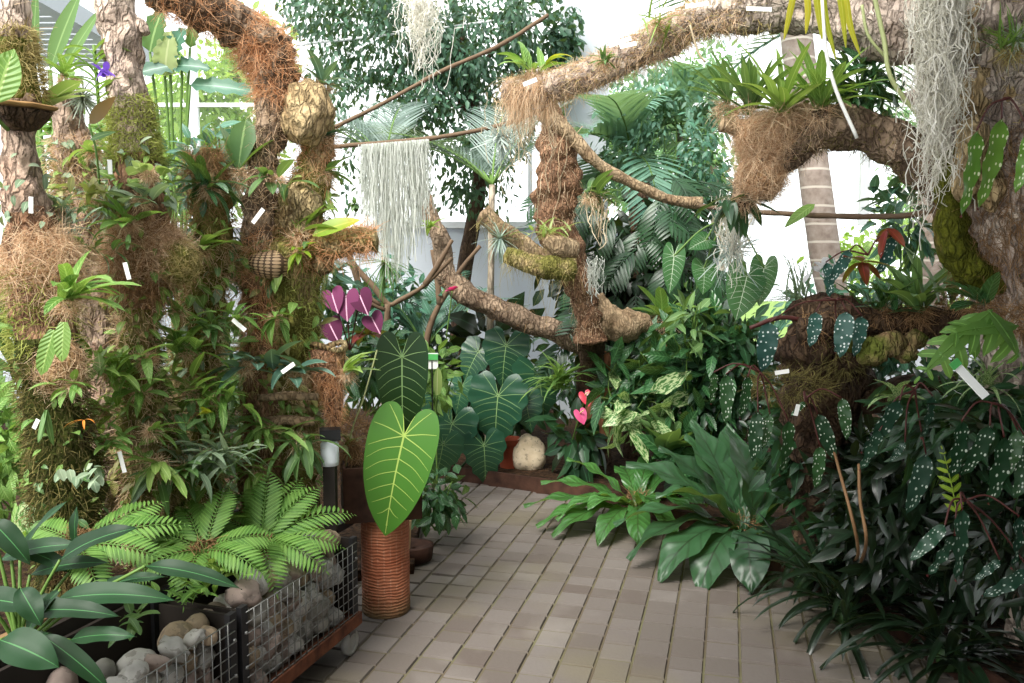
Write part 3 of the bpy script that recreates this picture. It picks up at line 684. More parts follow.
# --- left-hand epiphyte posts
def post(label, pts, rad, Y, mat, origin, name='epiphyte_post', segs=None, **kw):
    o = thing(name, label, 'post', V3(origin[0], origin[1], .3))
    kk = {**dict(rough=.34, freq=14, ridge=.15), **kw}
    mb = MB(); P, r = limb_px(mb, pts, rad, Y, seg=26, n=100, **kk)
    if not segs: mb.build('bark_body', mat, o)
    for lo, hi, m in segs or ():
        i, j = int(lo*99), min(100, int(hi*99)+2); mb = MB(); tube(mb, P[i:j], r[i:j], 26, j-i, **kk); mb.build('bark_body', m, o)
    return o, P, r
def wrap(o, P, r, lo, hi, n, mat, L=.09, w=.002, out=.12, sag=.25, name='coir_fringe', bulge=1.1, along=.6, curl=.5):
    mb = MB(); hair(mb, P, r*bulge, n, L, w, lo, hi, out, along, sag, curl); return mb.build(name, mat, o)
def puff(o, c, rad, n, mat, Y, L=.08, core='coir_felt', seed=1, out=.04, name='coir'):
    c = at(*c, Y) if len(c) == 2 else c
    mb = MB(); blob(mb, c, *(np.array(rad)*.93), .18, 2, seed); mb.build(name+'_core', core, o)
    mb = MB(); ball_hair(mb, c, rad, n, L, .002, out, .08, .35); mb.build(name+'_fringe', mat, o)

PA_Y = 2.6
pa, PP, pr = post('mossy post nearest the camera with a shelf fungus high on its bark', [(10, -20), (14, 40), (22, 100), (20, 150), (25, 200), (36, 265), (44, 340), (55, 400), (64, 470), (68, 530), (72, 610)], [13, 15, 17, 16, 20, 28, 28, 26, 30, 30, 30], PA_Y, 'bark_moss', at(72, 560, PA_Y), segs=[(0, .1, 'bark_pale'), (.1, .2, 'bark_moss'), (.2, .42, 'bark_pink'), (.42, .6, 'bark_fibre'), (.6, 1, 'bark_mossdark')])
wrap(pa, PP, pr, .0, .12, 60, 'coir'); wrap(pa, PP, pr*1.0, .08, .20, 2200, 'moss_olive', .03, .003, .6, name='moss_fringe', bulge=1.25)
puff(pa, (40, 266), (.115, .10, .125), 5200, 'coir', PA_Y, .10, seed=3); wrap(pa, PP, pr, .50, .62, 1600, 'moss_green', .035, .003, .6, name='moss_fringe')
puff(pa, (60, 368), (.075, .06, .09), 1500, 'coir', PA_Y-.05, .06, seed=5)
wrap(pa, PP, pr, .62, 1, 5200, 'moss_dark', .035, .0035, .6, name='moss_fringe')
mb = MB(); c = at(20, 108, PA_Y-.03)
for q, (dz, k) in enumerate(((0, 1), (.018, .8))):
    lathe(mb, c+V3(0, 0, -dz), [(.01, .012), (.06*k, .012), (.09*k, .007), (.094*k, .002), (.085*k, -.004), (.06*k, -.008), (.03, -.01)], 30, fn=lambda t, z: 1+.1*math.sin(3*t+1)+.06*math.sin(7*t))
mb.build('bracket_rim', 'fungus', pa)
mb = MB(); lathe(mb, c+V3(0, 0, -.012), [(.01, .0), (.06, .004), (.082, .002), (.07, -.02), (.045, -.05), (.02, -.06)], 30, fn=lambda t, z: 1+.1*math.sin(3*t+1)+.06*math.sin(7*t)); mb.build('bracket_underside', 'bark_dark', pa)

PB_Y = 3.0
pb, QP, qr = post('tall pale-barked post with a green moss sleeve and a coir ball at mid height', [(112, -15), (120, 30), (126, 80), (133, 130), (138, 175), (142, 220), (146, 260), (138, 320), (140, 380), (150, 440), (158, 520), (160, 580)], [19, 19, 18, 19, 22, 24, 26, 17, 17, 27, 28, 28], PB_Y, 'bark_pale', at(160, 560, PB_Y), segs=[(0, .32, 'bark_pale'), (.32, .62, 'bark_fibre'), (.62, 1, 'cork_moss')])
wrap(pb, QP, qr, .215, .34, 3600, 'moss_green', .03, .003, .55, name='moss_fringe', bulge=1.08)
puff(pb, (146, 252), (.145, .11, .12), 6000, 'coir', PB_Y, .09, seed=7); puff(pb, (178, 262), (.075, .07, .08), 1300, 'moss_olive', PB_Y-.02, .05, 'cork_moss', 8, name='moss')
wrap(pb, QP, qr, .48, .60, 2800, 'coir_dark', .09, .0025, .3); wrap(pb, QP, qr, .60, 1, 3400, 'coir', .05, .0028, .5); wrap(pb, QP, qr, .66, 1, 2200, 'moss_dark', .04, .003, .6, name='moss_fringe')
mb = MB(); limb_px(mb, [(132, 20), (142, 26), (147, 34)], [6, 6, 4], PB_Y, seg=8, n=6, rough=.3); mb.build('broken_stub', 'bark_pale', pb)

ps, SP_, sr = post('short cut bark stump between the two tall pale posts', [(66, 96), (70, 130), (76, 170), (84, 220), (90, 300), (96, 420), (100, 560)], [13, 15, 18, 24, 26, 28, 28], 3.2, 'bark_pink', at(100, 560, 3.2), rough=.25)
wrap(ps, SP_, sr, .2, .5, 1500, 'coir', .06, .0025, .5); wrap(ps, SP_, sr, .3, .9, 1800, 'moss_olive', .045, .003, .6, name='moss_fringe')

PC_Y = 3.6
pc, CPt, cr = post('knobbly cork post topped by a pale burl beside the coir-wrapped arch', [(312, 88), (313, 110), (318, 140), (312, 180), (298, 220), (292, 270), (290, 330), (290, 400), (291, 460), (294, 540)], [14, 18, 13, 17, 27, 30, 27, 28, 26, 26], PC_Y, 'cork_moss', at(292, 540, PC_Y))
mb = MB(); blob(mb, at(307, 112, PC_Y-.12), .105, .08, .13, .22, 1.6, 12, 4); blob(mb, at(318, 150, PC_Y), .07, .06, .07, .25, 2, 13); mb.build('burl', 'burl', pc)
mb = MB()
for k, (x, y, s) in enumerate(((305, 205, .07), (288, 222, .06), (312, 232, .06), (322, 262, .05), (300, 195, .05), (268, 226, .06), (316, 250, .045))): blob(mb, at(x, y, PC_Y-.1), s, s*.8, s*1.1, .3, 2.2, 20+k)
mb.build('cork_knob', 'cork', pc)
wrap(pc, CPt, cr, .47, .72, 4600, 'moss_green', .03, .003, .55, name='moss_fringe', bulge=1.05); wrap(pc, CPt, cr, .3, .5, 1300, 'moss_olive', .035, .003, .6, name='moss_fringe'); wrap(pc, CPt, cr, .72, 1, 2200, 'coir', .05, .003, .5)
wrap(pc, CPt, cr, .2, .34, 700, 'coir_orange', .06, .0025, .4)
mb = MB(); tube(mb, [at(283, 265, PC_Y-.12), at(276, 265, PC_Y-.16), at(262, 264, PC_Y-.16), at(250, 262, PC_Y-.12)], [m_(q, 3.5) for q in (9, 15, 13, 6)], 18, 16, .15); mb.build('netted_pad', 'mesh_net', pc)
mb = MB(); limb_px(mb, [(258, 398), (290, 396), (318, 397)], [4, 5, 4], PC_Y-.2, seg=8, n=12, rough=.3); limb_px(mb, [(252, 424), (285, 420), (314, 422)], [5, 6, 5], PC_Y-.18, seg=8, n=12, rough=.3); mb.build('ledge', 'bark_driftwood', pc)

PE_Y = 3.35
pe, EP, er = post('brown fibre-bound post with ferny tufts left of the netted cork post', [(204, 150), (208, 180), (212, 230), (206, 280), (198, 340), (194, 400), (192, 460), (194, 550)], [13, 17, 18, 20, 21, 24, 28, 28], PE_Y, 'cork_moss', at(194, 540, PE_Y))
wrap(pe, EP, er, 0, .28, 1700, 'coir_dark', .06, .0025, .4); wrap(pe, EP, er, .3, 1, 3200, 'coir', .05, .0028, .5); wrap(pe, EP, er, .35, .9, 1600, 'moss_olive', .04, .003, .6, name='moss_fringe')
pf, FP, fr = post('slim orange-fibred post set just behind the mossy green sleeve', [(262, 230), (256, 270), (258, 310), (262, 360), (262, 440), (262, 540)], [12, 15, 13, 17, 20, 22], PC_Y-.1, 'bark_fibre', at(262, 540, PC_Y-.1))
wrap(pf, FP, fr, 0, .6, 2400, 'coir_orange', .07, .0025, .35); wrap(pf, FP, fr, .5, 1, 1400, 'moss_olive', .04, .003, .6, name='moss_fringe')

# arching coir-wrapped branch
pd_, DP, dr = post('arched branch thickly wrapped in orange coir fibre bending down beside the burl', [(118, -45), (150, -12), (195, 8), (240, 28), (266, 52), (276, 84), (272, 120), (263, 158), (260, 205), (262, 260)], [13, 15, 18, 21, 24, 19, 14, 14, 16, 16], [3.2, 3.25, 3.35, 3.45, 3.5, 3.5, 3.5, 3.5, 3.5, 3.5], 'bark_limb', at(262, 540, 3.5), name='coir_wrapped_branch', rough=.4, ridge=.25)
wrap(pd_, DP, dr, .12, .30, 1100, 'coir_orange', .06, .0022, .35, .15, bulge=.96); wrap(pd_, DP, dr, .34, .62, 3000, 'coir_orange', .065, .0022, .4, .15, bulge=.98); wrap(pd_, DP, dr, .64, .98, 1500, 'coir', .05, .0022, .35)
# horizontal cork beam tying the posts
mb = MB(); BPx, br = limb_px(mb, [(168, 262), (205, 268), (245, 262), (285, 258), (325, 244), (376, 240)], [17, 20, 19, 18, 15, 12], 3.5, seg=20, n=60, rough=.4, freq=14)
bm_ = thing('cork_log', 'knobbly horizontal cork log tying the left-hand posts together', 'log', BPx[0]); mb.build('bark_body', 'cork_moss', bm_)
mb = MB(); hair(mb, BPx, br, 1700, .05, .0028, 0, .7, .5); mb.build('moss_fringe', 'moss_olive', bm_)
mb = MB(); hair(mb, BPx, br, 1500, .06, .0025, .66, 1, .5); mb.build('coir_fringe', 'coir_orange', bm_)
# hanging coir bundle with a cork mouth
o = thing('coir_bundle', 'funnel-shaped bundle of orange coir with an open cork mouth above the rusty box', 'planter', at(333, 420, 3.55))
mb = MB(); P, r = limb_px(mb, [(327, 350), (328, 368), (331, 388), (334, 406), (335, 422)], [17, 16, 11, 8, 5], 3.55, seg=18, n=30, rough=.2); mb.build('coir_core', 'bark_fibre', o)
mb = MB(); hair(mb, P, r*1.0, 2600, .045, .0022, 0, 1, .08, .9, .3); mb.build('coir_fringe', 'coir_orange', o)
mb = MB(); a = np.linspace(0, 6.2832, 15); c = at(329, 346, 3.55); tube(mb, [c+V3(math.cos(t)*.07, math.sin(t)*.06, .012*math.sin(2*t)) for t in a], .012, 8, 40, .35, 30); mb.build('cork_rim', 'cork', o)

# ---- gabion carts along the path
G1 = gnd(357, 648); G1[2] = 0; g2 = at(238, 610, 2.64); GD = unit(V3(g2[0]-G1[0], g2[1]-G1[1], 0)); GN = V3(GD[1], -GD[0], 0)
if GN[0] > 0: GN = -GN
ZB, ZT, CL, DEP = .14, .49, np.linalg.norm((g2-G1)[:2]), .30
def gp(u, d, z): return G1+GD*u+GN*d+V3(0, 0, z)
stones = []
def cart(u0, label, wheel):
    o = thing('gabion_cart', label, 'gabion cart', gp(u0+CL/2, DEP/2, 0))
    for u in (u0+.02, u0+CL-.02):
        for d in (0, DEP):
            mb = MB(); bar(mb, gp(u, d, ZB-.02), gp(u, d, ZT+(.03 if d else .0)), .035, .02, GN); p = mb.build('post', 'metal_black', o, smooth=False)
            if d == 0:
                for z in (.16, .28, .40): mb = MB(); lathe(mb, gp(u, -.014, z), [(.001, .006), (.006, .004), (.007, -.004), (.001, -.006)], 8); mb.build('bolt', 'wire', p)
    mb = MB(); bar(mb, gp(u0, -.012, ZB), gp(u0+CL, -.012, ZB), .03, .05); bar(mb, gp(u0, DEP, ZB), gp(u0+CL, DEP, ZB), .03, .05)
    for u in (u0+.015, u0+CL-.015): bar(mb, gp(u, 0, ZB), gp(u, DEP, ZB), .03, .05)
    mb.build('base_rail', 'rust', o, smooth=False)
    mb = MB(); poly_prism(mb, [gp(u0, 0, 0), gp(u0+CL, 0, 0), gp(u0+CL, DEP, 0), gp(u0, DEP, 0)], ZB-.005, ZB+.012); mb.build('base_plate', 'rust_dark', o, smooth=False)
    mb = MB(); box(mb, gp(u0+CL/2, DEP+.012, .30), CL, .015, .44, [GD, GN, [0, 0, 1]]); mb.build('back_panel', 'wood_dark', o, smooth=False)
    for u in (u0+.01, u0+CL-.01):
        mb = MB(); box(mb, gp(u, DEP/2, .29), .012, DEP, .38, [GD, GN, [0, 0, 1]]); mb.build('end_panel', 'wood_dark', o, smooth=False)
    mb = MB()
    nz = 8
    for k in range(nz+1):
        z = ZB+.03+(ZT-ZB-.05)*k/nz; tube(mb, [gp(u0+.02, -.016, z), gp(u0+CL-.02, -.016, z)], .0022, 5, 2)
    for k in range(1, 19):
        u = u0+.02+(CL-.04)*k/19; tube(mb, [gp(u, -.019, ZB+.02), gp(u, -.019, ZT-.02)], .0022, 5, 2)
    mb.build('wire_mesh', 'wire', o)
    for u in wheel:
        for d in (.0, DEP-.03):
            c = gp(u, d, .052)
            mb = MB(); bar(mb, c+V3(0, 0, .03), c+V3(0, 0, .085), .05, .03, GN); w = mb.build('caster', 'wire', o, smooth=False)
            mb = MB(); a = np.linspace(0, 6.2832, 21)[:-1]
            ring = [(.052, -.013), (.052, .013), (.03, .016), (.03, -.016)]
            V = [c+GD*math.cos(t)*rr+V3(0, 0, 1)*math.sin(t)*rr+GN*q for t in a for rr, q in ring]
            Q = [(4*i+j, 4*i+(j+1) % 4, 4*((i+1) % 20)+(j+1) % 4, 4*((i+1) % 20)+j) for i in range(20) for j in range(4)]
            mb.raw(np.array(V), Q)
            for sg in (-.008, .008):
                n0 = [c+GD*math.cos(t)*.03+V3(0, 0, 1)*math.sin(t)*.03+GN*sg for t in a]; mb.raw(n0+[c+GN*sg*1.5], None, [(i, (i+1) % 20, 20) for i in range(20)])
            mb.build('wheel', 'rubber', w)
    return o
cart(0, 'wheeled wire-mesh gabion cart full of grey stones next to the ribbed clay column', (.06,))
cart(CL+.02, 'wheeled gabion cart with large rounded brown stones, nearest the camera', (.06, CL-.1))
cols = ['stone_gray', 'stone_gray', 'stone_tan', 'stone_pink', 'stone_dark', 'stone_gray']
proto = []
for k in range(10):
    mb = MB(); blob(mb, (0, 0, 0), 1, .75+.3*R.random(), .6+.25*R.random(), (.16, .3)[k % 2], (1.1, 1.6)[k % 2], 30+k, 3); ob = mb.build('stone', cols[k % 6], origin=(0, 0, 0)); proto.append(ob)
used = set()
def stone(u, d, z, s, label, group=None, k=None, rot=None, mat=None):
    k = R.randrange(10) if k is None else k; b = proto[k]
    o = b if k not in used else b.copy()
    if k in used: C.objects.link(o)
    used.add(k); o.location = tuple(gp(u, d, z)); o.scale = (s, s, s); o.rotation_euler = rot or (R.uniform(0, 6), R.uniform(-.5, .5), R.uniform(0, 6))
    return tag(o, label, 'stone', group)
GS = 'grey cobbles packed behind the gabion mesh'
for row in range(5):
    z = ZB+.05+row*.075
    for q in range(10):
        u = .08+(q+.5*(row % 2))*(CL-.14)/10+R.uniform(-.02, .02)
        stone(u, R.uniform(.055, .085), z+R.uniform(-.015, .015), R.uniform(.046, .066), 'mixed grey and tan cobble packed behind the mesh of the farther gabion cart', GS)
for row in range(5):
    z = ZB+.045+row*.062
    for q in range(9):
        u = CL+.09+q*.075+R.uniform(-.02, .02)
        stone(u, R.uniform(.045, .075), z+R.uniform(-.012, .012), R.uniform(.036, .05), 'mixed cobble packed behind the mesh of the nearer gabion cart', GS+', nearer cart')
for u, d, z, s, lab in ((.12, .13, .46, .075, 'slanted bluish-grey boulder on top at the far end of the gabion cart'), (.22, .15, .47, .06, 'tan flat stone on top of the far gabion beside the bluish boulder'), (.40, .14, .46, .085, 'upright grey boulder topping the far gabion under the fern'),
                        (.52, .13, .44, .075, 'dark grey rounded stone topping the far gabion at its middle'), (.68, .12, .43, .06, 'small round grey stone topping the far gabion near its nearer post'), (.80, .12, .43, .055, 'pale stone at the nearer end of the far gabion top')):
    stone(u, d, z, s, lab)
def big(px, py, Y, rpx, lab, mat, k, sq=.85):
    mb = MB(); s = m_(rpx, Y); blob(mb, (0, 0, 0), s, s*.85, s*sq, .12, 1.0, 60+k, 4); o = mb.build('stone', mat, origin=(0, 0, 0)); o.location = tuple(at(px, py, Y)); o.rotation_euler = (0, .3*k, k); tag(o, lab, 'stone')
big(138, 668, 2.42, 22, 'big speckled grey round stone at the front of the nearer gabion', 'stone_gray', 1); big(178, 640, 2.55, 22, 'big brown rounded stone behind the speckled one in the nearer gabion', 'stone_tan', 2)
big(212, 620, 2.72, 20, 'grey-brown round stone against the post between the gabions', 'stone_pink', 3); big(104, 672, 2.35, 14, 'small olive-grey round stone beside the speckled stone', 'stone_dark', 4); big(62, 684, 2.3, 18, 'pinkish stone under the drooping dark leaf', 'stone_pink', 5)
big(196, 628, 2.6, 15, 'tan oblong stone wedged between two round stones in the nearer gabion', 'stone_tan', 6)
# planter trough behind the gabions
o = thing('planter_trough', 'long raised planter trough of dark boards behind the gabion carts', 'planter', gp(1.2, DEP+.5, 0))
mb = MB(); T0, T1 = gp(.02, DEP+.05, 0), gp(2.6, DEP+.05, 0)
bar(mb, T0+V3(0, 0, .47), T1+V3(0, 0, .47), .03, .13); mb.build('front_board', 'wood_dark', o, smooth=False)
mb = MB(); bar(mb, T0+V3(0, 0, .545)+GN*.015, T1+V3(0, 0, .545)+GN*.015, .06, .022); mb.build('rim', 'wood_dark', o, smooth=False)
mb = MB(); bar(mb, gp(.9, DEP+.08, .56), gp(2.4, DEP+.08, .56), .03, .03); mb.build('rim_strip', 'wood', o, smooth=False)
mb = MB(); box(mb, gp(.01, DEP+.6, .28), .03, 1.2, .54, [GD, GN, [0, 0, 1]]); mb.build('end_board', 'wood_dark', o, smooth=False)
mb = MB(); poly_prism(mb, [gp(.03, DEP+.06, 0), gp(2.6, DEP+.06, 0), gp(2.6, DEP+1.3, 0), gp(.03, DEP+1.3, 0)], .1, .52); mb.build('soil_fill', 'soil', o, smooth=False)
mb = MB(); box(mb, at(343, 524, 3.62), .16, .04, .035, [GD, GN, [0, 0, 1]])
tag(mb.build('metal_bracket', 'metal_black', origin=at(343, 524, 3.62), smooth=False), 'short black metal corner bracket under the fern tips', 'bracket')

# ribbed column and the square rusty box on it
cc = gnd(383, 619); cc[1] += .1
o = thing('clay_column', 'ribbed reddish clay column with square bevelled edges standing on the pavers', 'pedestal', cc)
o['label'] = 'round ribbed reddish-brown clay column standing on the pavers'
mb = MB(); rr = m_(24.5, cc[1]); hh = .47
lathe(mb, cc, [(.01, 0), (rr*.96, 0), (rr, .012)]+[(rr*(1+.008*math.sin(z*37)), z) for z in np.linspace(.03, hh-.02, 14)]+[(rr, hh), (.01, hh+.002)], 40); mb.build('shaft', 'ribbed_clay', o)
ob = thing('planter_box', 'square rust-brown planter box on top of the ribbed clay column', 'planter', cc+V3(0, 0, hh))
bw = m_(74, cc[1]); ax = [[.97, .24, 0], [-.24, .97, 0], [0, 0, 1]]; bc = cc+V3(-.025, .02, hh+.005)
for k, (dx, dy) in enumerate(((0, -1), (0, 1), (1, 0), (-1, 0))):
    mb = MB(); c = bc+np.array(ax[0])*dx*bw/2+np.array(ax[1])*dy*bw/2+V3(0, 0, .125)
    box(mb, c, bw if dy else .012, bw if dx else .012, .25, ax); mb.build('side_panel', 'rust_dark', ob, smooth=False)
mb = MB(); box(mb, bc+V3(0, 0, .115), bw-.02, bw-.02, .22, ax); mb.build('soil_fill', 'soil', ob, smooth=False)
# white jar with a black lid behind the box
o = thing('white_jar', 'small white plastic jar with a black lid beside the rusty box', 'jar', at(330, 462, 3.42))
mb = MB(); lathe(mb, at(330, 465, 3.42), [(.001, 0), (.036, 0), (.038, .02), (.038, .09), (.03, .105), (.001, .105)], 24); mb.build('body', 'jar', o)
mb = MB(); box(mb, at(330, 434, 3.42), .085, .07, .045, ax); mb.build('lid', 'plastic_black', o, smooth=False)
mb = MB(); c = at(330, 465, 3.42); bar(mb, V3(c[0], c[1], .5), c, .05, .05); mb.build('support_post', 'wood_dark', o, smooth=False)

# ------------------------------------------------------------------ plants
class Pl:
    def __init__(s, name, label, cat, base, group=None): s.o = thing(name, label, cat, base, group)
    def add(s, part, mat, fn, label=None):
        mb = MB(); fn(mb); ob = mb.build(part, mat, s.o)
        if label: ob['label'] = label
        s.last = ob; return s
    def sub(s, part, mat, fn, parent=None):
        mb = MB(); fn(mb); mb.build(part, mat, parent or s.last); return s

def tuft(name, label, cat, x, y, Y, n, L, W, prof, mat, el=(10, 70), az=(0, 360), droop=(.5, 1.3), spread=0., root='coir', wave=0., fold=.3, group=None, stemn=0, rootsz=.4, var=.3, nu=7):
    """a small rosette plant at a picture-measured place: its leaves, and the fibrous root clump it grips with"""
    b = at(x, y, Y); p = Pl(name, label, cat, b, group)
    p.add('foliage', mat, lambda mb: rosette(mb, b, n, m_(L, Y), m_(W, Y), prof, el, az, droop, fold, var, m_(spread, Y), nu, wave))
    if root:
        r = m_(max(5, L*rootsz*.4), Y)
        p.add('root_clump', root, lambda mb: ball_hair(mb, b+V3(0, .01, -r*.4), (r, r, r*.8), 260, r*1.6, .0025, .4, .3))
    return p

def bush(name, label, cat, x, y, Y, rx, ry, n, L, W, prof, mat, rz=None, hang=.4, clump=0, stems=5, root=(0, 1), smat='stem_green', droop=.6, tint=None, group=None, rooty=None, shell=.2):
    """a leafy plant filling an ellipsoid, on thin stems from its foot"""
    b = at(x, y, Y); p = Pl(name, label, cat, b, group); ra = (m_(rx, Y), rz or m_(min(rx, ry), Y), m_(ry, Y))
    p.add('foliage', mat, lambda mb: cloud(mb, b, ra, n, m_(L, Y), m_(W, Y), prof, hang, clump, tint, droop, shell))
    if stems:
        f = b+np.array([root[0]*ra[0], 0, -root[1]*ra[2]*1.15])
        def fn(mb):
            for k in range(stems):
                e = b+unit(G.normal(size=3))*np.array(ra)*.75
                tube(mb, [f+V3(R.gauss(0, .3)*ra[0]*.3, 0, 0), (f+e)/2+V3(R.gauss(0, .15)*ra[0], 0, .02), e], [.006, .005, .003], 5, 9)
        p.add('stem', smat, fn)
    return p

# --- indoor background: dark hanging tree, silvery palms, climbers
def hang_tree():
    o = thing('weeping_fig_tree', 'tall dark weeping fig filling the upper middle with sparse drooping leaves', 'tree', (-.6, 8.2, .05))
    mb = MB()
    for c, rad, n in (((395, 35), (70, 55), 2100), ((470, 50), (70, 65), 2600), ((350, 5), (70, 40), 1300), ((520, 20), (30, 50), 1000), ((430, 130), (65, 60), 800), ((490, 140), (45, 60), 620), ((360, 150), (25, 80), 170), ((345, 100), (25, 40), 160), ((470, 190), (40, 35), 330), ((400, 100), (55, 50), 700), ((520, 90), (28, 60), 420), ((330, 60), (30, 50), 300)):
        Y = 8.1; cloud(mb, at(*c, Y), (m_(rad[0], Y), .7, m_(rad[1], Y)), n, .085, .04, 'ovate', .8, 26)
    mb.build('foliage', 'leaf_tree', o)
    mb = MB()
    tube(mb, [(-.6, 8.2, .05), (-.5, 8.2, 1.4), at(480, 170, 8.2), at(465, 60, 8.2), at(440, -60, 8.2)], [.09, .08, .07, .05, .03], 9, 34, .12)
    for a, b_ in (((478, 130), (400, 40)), ((470, 80), (545, 20)), ((478, 150), (430, 150)), ((466, 70), (380, 10)), ((480, 170), (520, 120))): tube(mb, [at(*a, 8.2), (at(*a, 8.2)+at(*b_, 8.1))/2+V3(0, 0, .12), at(*b_, 8.1)], [.03, .02, .01], 6, 12, .1)
    mb.build('trunk', 'bark_dark', o)
hang_tree()
bush('climbing_vine', 'ivy-like vine hugging the right edge of the white column', 'vine', 562, 50, 8.2, 20, 55, 700, 9, 6, 'ovate', 'leaf_tree', hang=.8, stems=4, rz=.15)
def palm(label, x, y, Y, n, L, PL, PW, mat, el, az, droop=1.1, name='palm', nn=24, base=None, prof='linear', group=None):
    b = at(x, y, Y); p = Pl(name, label, 'palm', base if base is not None else b, group); st = MB()
    def fn(mb):
        for k in range(n):
            a = az[0]+(az[1]-az[0])*(k+.5)/n+R.uniform(-6, 6)
            frond(mb, b, dirs(a, R.uniform(*el)), m_(L, Y)*R.uniform(.85, 1.1), nn, m_(PL, Y), m_(PW, Y), prof, droop*R.uniform(.7, 1.2), 'palm', stemr=.012, stem=st)
    p.add('frond', mat, fn); st.build('rachis', 'stem_green', p.o)
    if base is not None: p.add('trunk', 'bark_trunk', lambda mb: tube(mb, [base, (np.asarray(base)+b)/2, b], [.035, .03, .025], 8, 10, .1))
    return p
palm('silvery feather palm with stiff fronds under the dark weeping fig', 492, 185, 6.9, 8, 125, 60, 3, 'leaf_palmgray', (25, 70), (20, 200), .8, nn=22, base=V3(-.2, 6.95, .05))
palm('silvery palm crown high beside the hanging moss strand', 385, 165, 6.95, 8, 120, 55, 3, 'leaf_palmgray', (35, 80), (30, 190), .8, nn=22, base=V3(-1.1, 7.0, .05))
palm('small fine-leaved feather palm behind the moss curtain', 425, 350, 6.6, 7, 110, 36, 3, 'leaf_hazydark', (45, 80), (10, 190), .9, nn=24, base=V3(-.7, 6.6, .05))
palm('hazy blue-green palm between the white column and the garden gap', 632, 160, 7.4, 10, 120, 50, 6, 'leaf_hazy', (0, 70), (-30, 300), 1.5, nn=22, base=V3(1.06, 7.4, .05))
palm('hazy blue-green palm right of the fibrous trunk, higher one', 680, 130, 7.8, 9, 105, 46, 6, 'leaf_hazy', (5, 80), (0, 330), 1.5, nn=22, base=V3(1.6, 7.8, .05))
bush('climbing_vine', 'hazy leafy climber filling the space above the thin side branch', 'vine', 664, 130, 7.2, 58, 72, 1200, 10, 4.5, 'ovate', 'leaf_hazy', hang=.7, stems=4, rz=.3, clump=40)
bush('climbing_vine', 'hazy climber with drooping leaves left of the bromeliad branch', 'vine', 702, 185, 7.0, 36, 75, 520, 10, 5, 'ovate', 'leaf_hazydark', hang=.7, stems=4, rz=.3, clump=26)
# dark column of split-leaf philodendron
b = at(640, 260, 6.6); o = thing('philodendron_climber', 'tall dark climber with glossy feather-cut leaves covering a totem behind the branch', 'plant', V3(b[0], 6.75, .07))
mb = MB(); tube(mb, [(b[0], 6.75, .07), (b[0], 6.75, 1.2), (b[0]+.03, 6.75, 2.3)], [.1, .1, .07], 12, 24, .3, 8); mb.build('totem_trunk', 'bark_dark', o)
mb = MB(); cloud(mb, b+V3(0, .15, -.15), (.62, .3, .85), 1500, .16, .09, 'ovate', .7, 30); mb.build('inner_foliage', 'leaf_blackgreen', o)
for k in range(44):
    px, py = R.uniform(572, 705), R.uniform(175, 335); mb = MB()
    frond(mb, at(px, py, 6.25+R.uniform(-.1, .12)), unit(V3((px-640)/80+R.uniform(-.6, .6), -.55, -.45+R.uniform(-.3, .45))), m_(R.uniform(48, 66), 6.3), 9, m_(27, 6.3), m_(4.2, 6.3), 'lance', .8, 'palm', up=V3(0, -.6, .8), stemr=.008, lift=.05, pd=.5)
    mb.build('leaf', 'leaf_dark', o)
# leaves low behind: screen of dark growth at the back of both beds
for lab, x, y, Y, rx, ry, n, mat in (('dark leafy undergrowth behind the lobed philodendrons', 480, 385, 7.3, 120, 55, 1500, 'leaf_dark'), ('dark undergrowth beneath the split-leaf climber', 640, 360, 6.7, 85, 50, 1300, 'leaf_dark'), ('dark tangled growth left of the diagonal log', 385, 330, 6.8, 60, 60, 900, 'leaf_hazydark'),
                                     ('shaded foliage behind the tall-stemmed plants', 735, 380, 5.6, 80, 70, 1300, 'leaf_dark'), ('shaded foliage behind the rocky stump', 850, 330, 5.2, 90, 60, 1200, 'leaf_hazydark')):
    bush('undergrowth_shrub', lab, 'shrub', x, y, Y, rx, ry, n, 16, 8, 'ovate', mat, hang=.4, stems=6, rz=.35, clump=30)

# --- big anthurium and philodendron leaves in the middle
def blade(o, base, d, up, L, half, mat, vein, droop=.5, cup=.15, ruffle=0., sc=1., petiole=None, name='leaf', pm='stem_green', pr=.006):
    tb, tv = heart(L, half, droop, cup, 7, ruffle, sc); M = basis(d, up)
    mb = MB(); mb.many(tb, M, [base], None, [R.random()]); lf = mb.build(name, mat, o)
    if vein:
        mb = MB(); mb.many(tv, M, [base], None, [.5]); mb.build('vein', vein, lf)
    if petiole is not None:
        mb = MB(); tube(mb, petiole+[np.asarray(base)], [pr*1.3]+[pr]*len(petiole), 7, 14); mb.build('petiole', pm, lf)
    return lf
Yb = 3.55
b = at(383, 478, 3.8); o = thing('anthurium', 'pot anthurium with one huge light-green heart leaf hanging and one dark leaf above it', 'plant', b)
q = at(404, 436, Yb); tip = at(380, 535, Yb-.1)
blade(o, q, tip-q, V3(-.1, -1, .25), np.linalg.norm(tip-q)*1.06, HEART, 'blade_light', 'vein_light', .45, .12, sc=1.02, petiole=[b, at(398, 466, 3.75), at(410, 445, 3.66)], pr=.005)
q = at(402, 357, 3.85); tip = at(402, 436, 3.85)
blade(o, q, tip-q, V3(.05, -1, .2), m_(86, 3.85), [(x*1.0, y) for x, y in HEART], 'blade_dark', 'vein_pale', .3, .1, sc=.92, petiole=[b, at(400, 430, 3.95), at(405, 380, 3.97)], pr=.006)
mb = MB(); tube(mb, [at(345, 470, 3.75), at(352, 430, 3.7), at(363, 400, 3.7), at(377, 350, 3.75)], .004, 6, 16); mb.build('aerial_stem', 'stem_pale', o)
mb = MB(); ball_hair(mb, at(352, 440, 3.8), (.09, .08, .10), 700, .12, .003, .4, .2); mb.build('root_clump', 'coir_dark', o)
